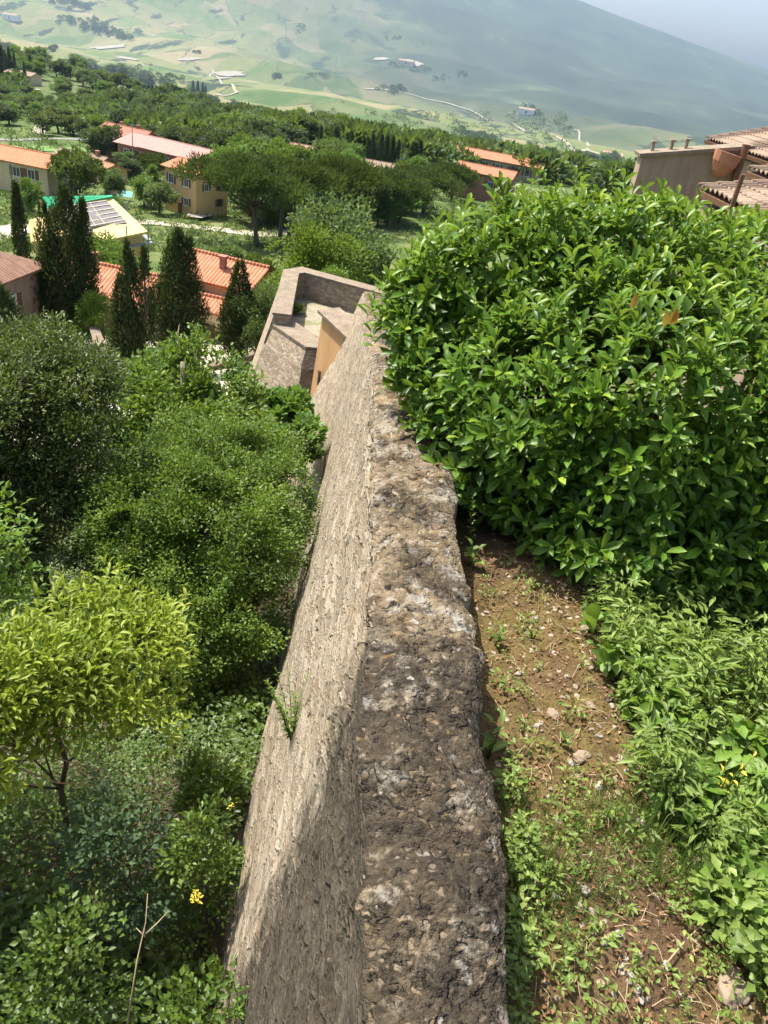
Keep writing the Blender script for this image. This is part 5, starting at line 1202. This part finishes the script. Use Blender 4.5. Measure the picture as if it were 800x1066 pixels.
# ================================================================== cypresses
def cypress(name, label, px, pyb, pyt, d, w, spires, n, seed, group='cypresses below the wall', L=.16, W=.05, bare=.06):
    """base pixel / top pixel at horizontal distance d; w = radius in metres; spires: (dx, dy, height share, radius share)"""
    top = DP(px, pyt, d); base = np.array([top[0], top[1], T(top[0], top[1])]); H = top[2]-base[2]
    root = empty(name, base); tag(root, label, 'cypress', group); r = np.random.default_rng(seed)
    P, D, U, TN = [], [], [], []; tr = MB()
    for (dx, dy, hs, rs) in spires:
        h = H*hs; k = int(n*hs*rs/sum(s[2]*s[3] for s in spires)); R0 = w*rs
        nb = 90; bt = r.random(nb); ba = r.random(nb)*6.28; ct = r.random(nb)
        idx = r.integers(0, nb, k); t = np.clip(bt[idx]**.9+.05*r.normal(size=k), 0, 1)
        prof = np.clip(np.minimum((t+.02)/.16, 1), 0, 1)**.6*np.clip((1.02-t)/.62, 0, 1)**.62
        rad = R0*prof*(.82+.30*np.sin(ba[idx]*3+bt[idx]*9))
        a = ba[idx]+.42*r.normal(size=k); q = rad*(.45+.6*r.random(k)**.6)
        x = dx*np.minimum(1, t*2.2)+np.cos(a)*q; y = dy*np.minimum(1, t*2.2)+np.sin(a)*q; z = h*(bare+(1-bare)*t)+.25*r.normal(size=k)*.5
        P.append(np.c_[x, y, z]); D.append(np.c_[np.cos(a)*.45, np.sin(a)*.45, np.full(k, 1.)]+.35*r.normal(size=(k, 3))); U.append(np.c_[np.cos(a), np.sin(a), np.full(k, .2)]+.5*r.normal(size=(k, 3)))
        TN.append(np.clip(.55*ct[idx]+.45*r.random(k), 0, 1))
        tr.tube([(0, 0, -.5), (dx*.5, dy*.5, h*.25), (dx, dy, h*.6), (dx, dy, h*.93)], [.14, .11, .06, .02], 7)
    P = np.concatenate(P); D = np.concatenate(D); U = np.concatenate(U); TN = np.concatenate(TN)
    link('crown', leaves('crown', P, D, U, L*r.uniform(.6, 1.3, len(P)), W*r.uniform(.7, 1.3, len(P)), 'rhomb', TN), M['cypress'], root)
    tr.build('trunk', M['bark'], root, True)
    return root
cypress('cypress', 'slim pencil shaped cypress at the far left edge', 16, 264, 194, 55, .55, [(0, 0, 1, 1)], 3200, 1, L=.26, W=.09)
cypress('cypress', 'big broad cypress with several pointed tops left of the middle cypresses', 60, 345, 197, 42, 1.5, [(.25, 0, 1, 1), (1.05, .2, .93, .42), (-.8, 0, .88, .55), (.6, .4, .8, .7), (-1.15, -.2, .55, .5), (-.3, -.4, .72, .7)], 22000, 2, L=.2, W=.065)
cypress('cypress', 'ragged leaning cypress with two tops between the broad and the full one', 134, 400, 256, 31.5, .95, [(0, 0, 1, .62), (.55, .1, .97, .5), (-.35, 0, .78, .7), (.1, -.2, .6, .8), (-.6, .1, .5, .55)], 15000, 3, bare=.03)
cypress('cypress', 'full dark cypress standing alone in front of the orange roofs', 186, 370, 244, 36, 1.45, [(0, 0, 1, .9), (.45, .1, .96, .55), (-.4, .2, .9, .7), (.65, 0, .7, .62), (-.7, 0, .62, .6)], 19000, 4)
cypress('cypress', 'dark conifer with a bare foot next to the bastion slope', 250, 378, 276, 36.5, 1.0, [(0, 0, 1, .85), (.4, .1, .8, .7), (-.45, .1, .72, .7)], 9000, 5, bare=.16)
cypress('cypress', 'dark cypress cut off by the left picture edge above the holm oak', 0, 350, 302, 38, 1.1, [(0, 0, 1, 1), (-.6, 0, .8, .7)], 5500, 6)

# ================================================================== stone pines
def pine(name, label, px, pyb, pyt, w, seed, lean=0, n=5200, group='stone pines by the path'):
    p = hit(px, pyb); d = math.hypot(p[0], p[1]); H = DP(px, pyt, d)[2]-p[2]; root = empty(name, p); tag(root, label, 'pine tree', group)
    r = np.random.default_rng(seed); lob = []; hh = H*.74
    for k in range(7): a = k*2.4; q = w*.62*math.sqrt((k+.3)/7); lob.append((math.cos(a)*q+lean, math.sin(a)*q, hh+H*.10*(1-q/w)+r.uniform(-.5, .5), w*.5, w*.5, H*.15))
    lob.append((lean, 0, hh+H*.08, w*.62, w*.62, H*.20)); lob = np.array(lob); lob[:, 2] += H-(lob[:, 2]+lob[:, 5]).max()
    b = MB(); tops = lob[:, :3].copy(); tops[:, 2] -= H*.05
    fork = np.array([lean*.5, 0, H*.48]); b.tube([(0, 0, -.4), (lean*.15, 0, H*.12), fork], [.40, .32, .27], 9)
    for k in range(len(lob)): b.tube([fork, fork*.5+tops[k]*.5-np.array([0, 0, .4]), tops[k]], [.17, .12, .04], 6)
    b.build('trunk', M['bark'], root, True)
    link('crown', crown_mesh('crown', lob, 120, int(n*1.9), .62, .13, 'rhomb', seed, rs=(.22, .38), up=.7, out=.9, flat=.7, low=.35), M['pine'], root)
    return root
pine('stone_pine', 'leftmost stone pine with a leaning double trunk and a wide umbrella crown', 268, 258, 168, 9.6, 51, -1.5, 8500)
pine('stone_pine', 'stone pine standing close behind the double trunked one', 291, 252, 166, 6.8, 52, .4)
pine('stone_pine', 'slender stone pine in the middle of the pine row', 300, 250, 167, 6.5, 53, .8)
pine('stone_pine', 'stone pine in front of the orange netting end', 308, 246, 170, 7.1, 54, 1.4)
pine('stone_pine', 'wide stone pine whose trunk hides behind the leafy ash by the bastion', 350, 236, 166, 8.7, 55, .5, 6500)
pine('stone_pine', 'flat topped stone pine right of the row, above the bastion corner', 402, 232, 178, 8.7, 56, 0, 6500)
pine('stone_pine', 'stone pine partly behind the left edge of the laurel bush', 440, 222, 176, 8.4, 57, .3, 6500)
pine('stone_pine', 'stone pine just left of the orange roofed row', 470, 208, 172, 6.8, 58, 0)
pine('stone_pine', 'round crowned pine standing alone between the faded roof and the rebuilt roof', 80, 212, 160, 4.9, 59, 0, 6500)
pine('stone_pine', 'small umbrella pine in front of the pink roofed hall', 160, 188, 163, 3.6, 60, 0, 3500)

# ================================================================== broad-leaved trees
def make_proto(seed, m, lobn=6, n=2600, tall=1.0, L=.055, W=.032, nsub=46):
    """tree of unit height: crown mesh and trunk mesh shared by all its copies"""
    r = np.random.default_rng(seed); lob = [(0, 0, .58, .34, .34, .36*tall), (0, 0, .34, .30, .30, .22)]
    for k in range(lobn): a = k*6.28/lobn+r.uniform(-.4, .4); q = r.uniform(.16, .27); lob.append((math.cos(a)*q, math.sin(a)*q, r.uniform(.26, .72), r.uniform(.18, .27), r.uniform(.18, .27), r.uniform(.16, .25)*tall))
    lob = np.array(lob)
    cm = crown_mesh('crown', lob, nsub, n, L, W, 'rhomb', seed, rs=(.26, .42), up=.25, flat=.8); cm.materials.append(m)
    b = MB(); branchy(b, (0, 0, 0), (0, 0, .6), .028, lob, seed, 6, twig=.2)
    tm = bpy.data.meshes.new('trunk'); tm.from_pydata([(v[0], v[1], v[2] if v[2] > -.05 else -.05) for v in b.v], [], b.f); tm.update(); tm.materials.append(M['bark'])
    return cm, tm
PROTO = {}
for kind, m in (('mid', 'far_green'), ('light', 'far_light'), ('dark', 'far_dark')):
    PROTO[kind] = [make_proto(100+i*7+len(kind)*31, M[m], 7+i, n=4200, nsub=70, tall=[1, .85, 1.12][i % 3]) for i in range(3)]
PROTO['fine'] = [make_proto(171+i, M['far_light' if i else 'far_green'], 9, 13000, .9, .030, .017, 150) for i in range(2)]
PROTO['brush'] = [make_proto(190, M['grey_brush'], 6, 2200, .7, .05, .012)]
tn = 0
def tree(name, label, px, pyb, h, kind, group=None, wide=1.0, i=None, cat='tree', d=None):
    global tn; tn += 1
    p = hit(px, pyb) if d is None else DP(px, pyb, d)
    if d is not None: p[2] = T(p[0], p[1])
    root = empty(name, p, (tn*2.39) % 6.28); tag(root, label, cat, group); root.scale = (h*wide, h*wide, h)
    cm, tm = PROTO[kind][(tn if i is None else i) % len(PROTO[kind])]
    a = bpy.data.objects.new('crown', cm); COL.objects.link(a); a.parent = root
    b = bpy.data.objects.new('trunk', tm); COL.objects.link(b); b.parent = root
    return root
def tree_top(name, label, px, pyt, d, kind, wide=1.0, i=None, group=None, h=None, cat='tree'):
    """by the pixel of its top and its distance"""
    
    d0_ = d
    if d > 100: d = solve_d(px, pyt, 8.8 if kind != 'brush' else 3.5, 1.0, 60.0) if False else next((s for s in np.geomspace(60, 1500, 400) if DP(px, pyt, s)[2]-T(*DP(px, pyt, s)[:2]) < ((8.8 if d0_ >= 185 else 5.0) if kind != 'brush' else 3.0)), d)
    q = DP(px, pyt, d); g_ = T(q[0], q[1]); return tree(name, label, px, pyt, (q[2]-g_)/.97, kind, group, wide, i, cat, d)
# individual trees of the near and middle ground
tree_top('broadleaf_tree', 'large mid green tree rising behind the bastion terrace', 365, 196, 52, 'fine', .95, 0)
tree_top('broadleaf_tree', 'lower leafy tree left of the large one, right behind the bastion parapet', 330, 228, 46, 'fine', .95, 1)
tree_top('broadleaf_tree', 'leafy tree squeezed between the bastion slope and the dark conifer', 275, 292, 36, 'fine', .7, 0)
tree_top('broadleaf_tree', 'bright green tree hiding the lower edge of the rebuilt roof', 112, 243, 62, 'fine', 1.3, 1)
tree_top('broadleaf_tree', 'pale yellow green tree left of the leaning cypress', 95, 300, 40, 'fine', .7, 1)
tree_top('broadleaf_tree', 'round green tree right of the rebuilt roof below the yellow house', 166, 188, 110, 'mid', 1.25, 0)
tree_top('broadleaf_tree', 'small shrubby tree in front of the white rubble heap', 238, 250, 74, 'mid', 1.1, 1)
tree_top('broadleaf_tree', 'low tree in the garden of the two plane house', 272, 262, 60, 'mid', .8, 2)
for j, (px, pyt, d, kind, wd, lab) in enumerate([
    (60, 208, 112, 'brush', 1.6, 'greyish leafless thicket behind the slim left cypress'), (22, 196, 125, 'brush', 1.7, 'grey thicket in front of the long cream house'), (115, 196, 115, 'brush', 1.3, 'grey brush right of the round crowned pine'),
    (105, 200, 98, 'mid', 1.2, 'low green bush behind the green netted ridge'), (30, 184, 150, 'light', .9, 'bright green garden tree in front of the long cream house'),
    (118, 178, 150, 'mid', .9, 'small tree beside the road below the white van'), (150, 182, 150, 'light', 1.1, 'light green bush left of the small umbrella pine'),
    (255, 160, 150, 'mid', 1.0, 'green tree behind the double trunked stone pine'), (255, 140, 190, 'light', 1.0, 'light green tree above the left pine crowns'), (292, 142, 200, 'light', 1.2, 'wide light green tree above the middle pine crowns'),
    (340, 146, 215, 'mid', 1.1, 'round green tree left of the buff roofed cottage'), (370, 150, 220, 'light', .9, 'light green tree close to the left of the buff roofed cottage'), (235, 150, 200, 'light', 1.2, 'fresh green tree at the right end of the pink hall'),
    (425, 165, 190, 'mid', 1.2, 'green tree right of the buff roofed cottage'), (445, 168, 175, 'mid', 1.2, 'green tree below the left end of the orange roofed row'), (545, 172, 170, 'dark', 1.2, 'dark tree standing over the top of the laurel bush'),
    (590, 168, 160, 'dark', 1.3, 'dark tree behind the top of the laurel bush left of the lone farmhouse'), (652, 164, 165, 'dark', 1.0, 'dark bluish tree next to the pink blank wall'), (620, 174, 140, 'mid', 1.3, 'green tree behind the laurel bush below the lone farmhouse'),
    (180, 128, 245, 'dark', 1.2, 'dark tree rising behind the pink hall roof'), (105, 128, 235, 'dark', 1.3, 'dark round tree left of the red roofed villa'), (80, 152, 190, 'mid', .8, 'small tree by the faded brown roof'),
    (230, 132, 235, 'dark', 1.4, 'broad dark tree behind the right end of the hall'), (205, 130, 240, 'dark', 1.2, 'dark tree in the row behind the hall'), (152, 126, 250, 'dark', 1.2, 'dark tree between the villa and the hall')]):
    tree_top('broadleaf_tree' if kind != 'brush' else 'thicket', lab, px, pyt, d, kind, wd, None, None, None, 'tree' if kind != 'brush' else 'thicket')

# garden trees all over the middle distance, between the houses
GL = {0: 'garden tree among the houses on the far left', 1: 'garden tree between the villa, the hall and the yellow house', 2: 'tree in the green belt behind and between the stone pines', 3: 'tree in the green slope between the pines and the orange roofed row'}
rg = np.random.default_rng(5); HB = [(0, 145, 64, 192), (68, 152, 122, 180), (118, 126, 155, 160), (142, 136, 232, 172), (176, 162, 236, 226), (376, 162, 416, 186), (446, 148, 566, 196), (10, 200, 160, 258), (206, 216, 246, 240), (296, 146, 330, 160), (50, 150, 76, 160)]
gp = []; tr_ = 0
while len(gp) < 95 and tr_ < 5000:
    tr_ += 1
    px, py = rg.uniform(-10, 560), rg.uniform(150, 236)
    if px > 430 and py > 205: continue
    if px < 240 and (py > 200 or rg.random() < .4): continue
    g0 = hit(px, py); dd = math.hypot(g0[0], g0[1]); hh = rg.uniform(5.5, 9.5) if px > 240 else rg.uniform(3.5, 6.5); tp_ = py-hh/dd*F; wd = hh*.35/dd*F
    if any(x0-wd < px < x1+wd and tp_ < y1-6 and py > y0+4 for x0, y0, x1, y1 in HB): continue
    if 255 < px < 330 and 236 < py < 262: continue
    if any(abs(px-a) < 7 and abs(py-b) < 5 for a, b in gp): continue
    gp.append((px, py)); z_ = 0 if px < 120 else 1 if px < 245 else 2 if px < 400 else 3
    tree('garden_tree', GL[z_], px, py, hh, ['mid', 'light', 'dark', 'mid', 'light'][rg.integers(5)], GL[z_].replace('tree', 'trees', 1), rg.uniform(1., 1.4))

# slim far cypresses in rows
def far_cyp(px, pyt, hpx, label, group, wide=1.0, d=None):
    """top pixel and height in pixels"""
    p = hit(px, pyt+hpx) if d is None else DP(px, pyt+hpx, d)
    if d is not None: p[2] = T(p[0], p[1])
    dd = math.hypot(p[0], p[1]); H = hpx/F*dd*1.12
    if d is not None: p = DP(px, pyt, d); zt_ = p[2]; p[2] = T(p[0], p[1]); H = zt_-p[2]; wide = wide*min(1., hpx/F*d*1.1/H)
    root = empty('cypress', p, (px*1.7) % 6.28); root.scale = (H*wide, H*wide, H); tag(root, label, 'cypress', group)
    for me, nm in ((CY[0], 'crown'), (CY[1], 'trunk')): o = bpy.data.objects.new(nm, me); COL.objects.link(o); o.parent = root
def cy_proto():
    r = np.random.default_rng(77); n = 1500; t = r.random(n); prof = np.clip(t/.15, 0, 1)**.6*np.clip((1.02-t)/.6, 0, 1)**.65; a = r.random(n)*6.28; q = .105*prof*(.6+.5*r.random(n))
    me = leaves('crown', np.c_[np.cos(a)*q, np.sin(a)*q, .04+.94*t], np.c_[np.cos(a)*.3, np.sin(a)*.3, np.ones(n)]+.3*r.normal(size=(n, 3)), np.c_[np.cos(a), np.sin(a), .2*np.ones(n)], .07, .03, 'rhomb'); me.materials.append(M['far_dark'])
    b = MB(); b.tube([(0, 0, -.03), (0, 0, .5), (0, 0, .95)], [.02, .014, .003], 6); tm = bpy.data.meshes.new('trunk'); tm.from_pydata(b.v, [], b.f); tm.update(); tm.materials.append(M['bark'])
    return me, tm
CY = cy_proto()
for (px, pyt, h, wd) in [(201, 92, 17, .8), (206, 92, 17, .8), (211, 93, 16, .8), (214, 95, 14, .8)]: far_cyp(px, pyt, h, 'very slim dark cypress in the tall row of four left of the winding track', 'tall row of four far cypresses', wd)
for (px, pyt, h) in [(155, 93, 9), (159, 93, 9), (163, 94, 9), (168, 94, 9), (172, 95, 8)]: far_cyp(px, pyt, h, 'small dark cypress in the short row left of the tall row of four', 'short row of far cypresses', 1.3)
for (px, pyt, h) in [(182, 96, 12), (188, 97, 12), (193, 98, 11)]: far_cyp(px, pyt, h, 'broad dark cypress between the short row and the tall row', 'middle clump of far cypresses', 1.5)
for (px, pyt, h) in [(240, 112, 9), (246, 114, 9), (252, 116, 8), (228, 107, 8)]: far_cyp(px, pyt, h, 'little cypress in the line running down right of the winding track', 'line of little cypresses by the track', 1.2)
for j, (px, pyt, h, wd, d, lab) in enumerate([(335, 131, 18, 1.2, 240, 'lone dark cypress above the round green tree'), (351, 132, 19, 2.2, 240, 'stout bushy cypress right of the lone one'), (367, 137, 18, 1.2, 240, 'single cypress right of the stout bushy one'),
    (389, 140, 26, 1.1, 225, 'leftmost cypress of the tall group over the buff roofed cottage'), (398, 140, 27, 1.2, 225, 'tallest looking cypress of the group over the cottage'), (384, 143, 20, 1., 225, 'shorter cypress at the left of the group over the cottage'), (404, 141, 26, 1.2, 228, 'third tall cypress of the group over the cottage'), (410, 142, 24, 1.2, 230, 'fourth tall cypress of the group over the cottage'), (416, 146, 20, 1.1, 230, 'lower right cypress of the group over the cottage'), (432, 148, 28, 2.0, 215, 'thick dark cypress left of the orange roofed row'), (438, 146, 26, 1.6, 218, 'dark cypress touching the gable of the orange roofed row')]):
    far_cyp(px, pyt, h, lab, None, wd, d)
for j, (px, pyt, h, wd) in enumerate([(8, 64, 20, .7), (12, 62, 22, .7), (17, 66, 19, .7), (27, 73, 16, .7), (33, 66, 15, 1.2), (3, 60, 22, 1.3)]): far_cyp(px, pyt, h, 'slim cypress beside the buff roofed villa on the far left', 'cypresses round the far left villa', wd)

# the wooded belt below the fields: one tree after another
def belt_edge(px): return np.interp(px, [-60, 0, 60, 120, 180, 240, 300, 360, 420, 460, 520, 600, 660], [44, 52, 66, 76, 96, 112, 128, 140, 148, 152, 157, 166, 170])
r_ = np.random.default_rng(99); placed = []; kinds = ['mid', 'mid', 'light', 'light', 'dark']
LAB = {('mid', 0): 'mid green tree in the left part of the wooded belt below the fields', ('dark', 0): 'dark green tree in the left part of the wooded belt below the fields', ('light', 0): 'light green tree in the left part of the wooded belt below the fields',
       ('mid', 1): 'mid green tree in the wooded belt behind the hall and villa', ('dark', 1): 'dark green tree in the wooded belt behind the hall and villa', ('light', 1): 'light green tree in the wooded belt behind the hall and villa',
       ('mid', 2): 'mid green tree in the strip of wood behind the stone pines', ('dark', 2): 'dark green tree in the strip of wood behind the stone pines', ('light', 2): 'light green tree in the strip of wood behind the stone pines',
       ('mid', 3): 'mid green tree in the wood behind the orange roofed row', ('dark', 3): 'dark green tree in the wood behind the orange roofed row', ('light', 3): 'light green tree in the wood behind the orange roofed row'}
tries = 0
while len(placed) < 285 and tries < 6000:
    tries += 1
    px = r_.uniform(-50, 640); lo = belt_edge(px)+5; hi = min(150 if px < 120 else 142 if px < 240 else 160, lo+75); 
    if hi < lo+4: hi = lo+10
    py = r_.uniform(lo, hi)
    if any(abs(px-a)/1.4+abs(py-b)*1.3 < 5.6 for a, b in placed): continue
    if 30 < px < 62 and 106 < py < 150 and r_.random() < .8: continue
    if 0 < px < 44 and 84 < py < 98: continue
    placed.append((px, py)); z_ = 0 if px < 115 else 1 if px < 250 else 2 if px < 440 else 3
    k = kinds[r_.integers(5)] if z_ != 1 or r_.random() < .65 else 'dark'
    g0 = hit(px, py); hh = max(r_.uniform(7.5, 11), r_.uniform(11, 16)/F*math.hypot(g0[0], g0[1]))
    tree('belt_tree', LAB[(k, z_)], px, py, hh, k, LAB[(k, z_)].replace('tree', 'trees', 1), r_.uniform(1.1, 1.6))
# low scrub, brambles and rough growth between the gardens
def scrub():
    r = np.random.default_rng(61); P, D, U, L = [], [], [], []
    n = 0
    while n < 5200:
        px, py = r.uniform(-40, 600), r.uniform(118, 262)
        g0 = hit(px, py, 40) if n % 3 == 0 else hit(px, 262-144*r.random()**1.6, 40)
        if mnoise.noise(Vector((g0[0]*.045, g0[1]*.045, 3))) < -.05: n += 1; continue
        dd = math.hypot(g0[0], g0[1]); s = r.uniform(.35, 1.3)*max(.6, dd/170); m_ = 26; d = rdir(m_, r); d[:, 2] = np.abs(d[:, 2])
        P.append(g0+d*s*np.array([1, 1, .75])*r.random((m_, 1))**.4); D.append(d+.6*rdir(m_, r)); U.append(rdir(m_, r)+np.array([0, 0, .8])); L.append(np.full(m_, s*.42)); n += 1
    L = np.concatenate(L)
    tag(link('scrub', leaves('scrub', np.concatenate(P), np.concatenate(D), np.concatenate(U), L, L*.6), M['far_green']), kind='stuff')
scrub()
# dark copses and hedges far out on the fields: each a mass of crowns
def copse(label_seed, pix, n, h, st_=1250):
    r = np.random.default_rng(label_seed); V = []; T1 = []
    P, D, U, L = [], [], [], []
    for (px, py, rx, ry) in pix:
        for k in range(n):
            q = hit(px+r.uniform(-1, 1)*rx, py+r.uniform(-1, 1)*ry, st_); s = h*r.uniform(.6, 1.2)
            m_ = 60; d = rdir(m_, r); d[:, 2] = np.abs(d[:, 2]); P.append(q+np.array([0, 0, s*.3])+d*s*.55*np.array([1, 1, 1.])); D.append(d+.5*rdir(m_, r)); U.append(rdir(m_, r)+np.array([0, 0, .6])); L.append(np.full(m_, s*.42))
    return tag(link('woodland', leaves('woodland', np.concatenate(P), np.concatenate(D), np.concatenate(U), np.concatenate(L), np.concatenate(L)*.6), M['far_green' if label_seed >= 20 else 'far_dark']), kind='stuff')
for s_ in range(4):
    pb = []
    for k in range(17): px = r_.uniform(-60, 640); pb.append((px, belt_edge(px)+r_.uniform(6, 62 if px < 250 else 26), 22, 3.5))
    copse(20+s_, pb, 9, 7.5, 250)
copse(1, [(112, 34, 14, 4), (98, 29, 14, 3), (80, 22, 22, 2.5), (130, 40, 8, 2.5), (84, 8, 12, 2.5), (66, 3, 14, 2)], 26, 26)
copse(2, [(110, 28, 4, 4), (313, 30, 4, 5), (288, 80, 4, 2), (55, 52, 3, 3)], 12, 18)
copse(3, [(413, 68, 8, 4), (438, 74, 10, 2), (460, 82, 10, 3), (410, 40, 9, 3), (480, 78, 6, 3), (548, 113, 7, 4), (404, 92, 14, 2), (415, 96, 9, 3)], 18, 17)
copse(4, [(478, 140, 5, 6), (495, 143, 10, 4), (510, 146, 6, 3), (330, 78, 14, 1.2), (205, 55, 4, 1.2), (560, 118, 5, 2), (592, 134, 3, 1)], 16, 10)
copse(5, [(150, 74, 10, 5), (165, 82, 10, 5), (180, 82, 12, 3), (175, 88, 8, 3)], 14, 11, 400)
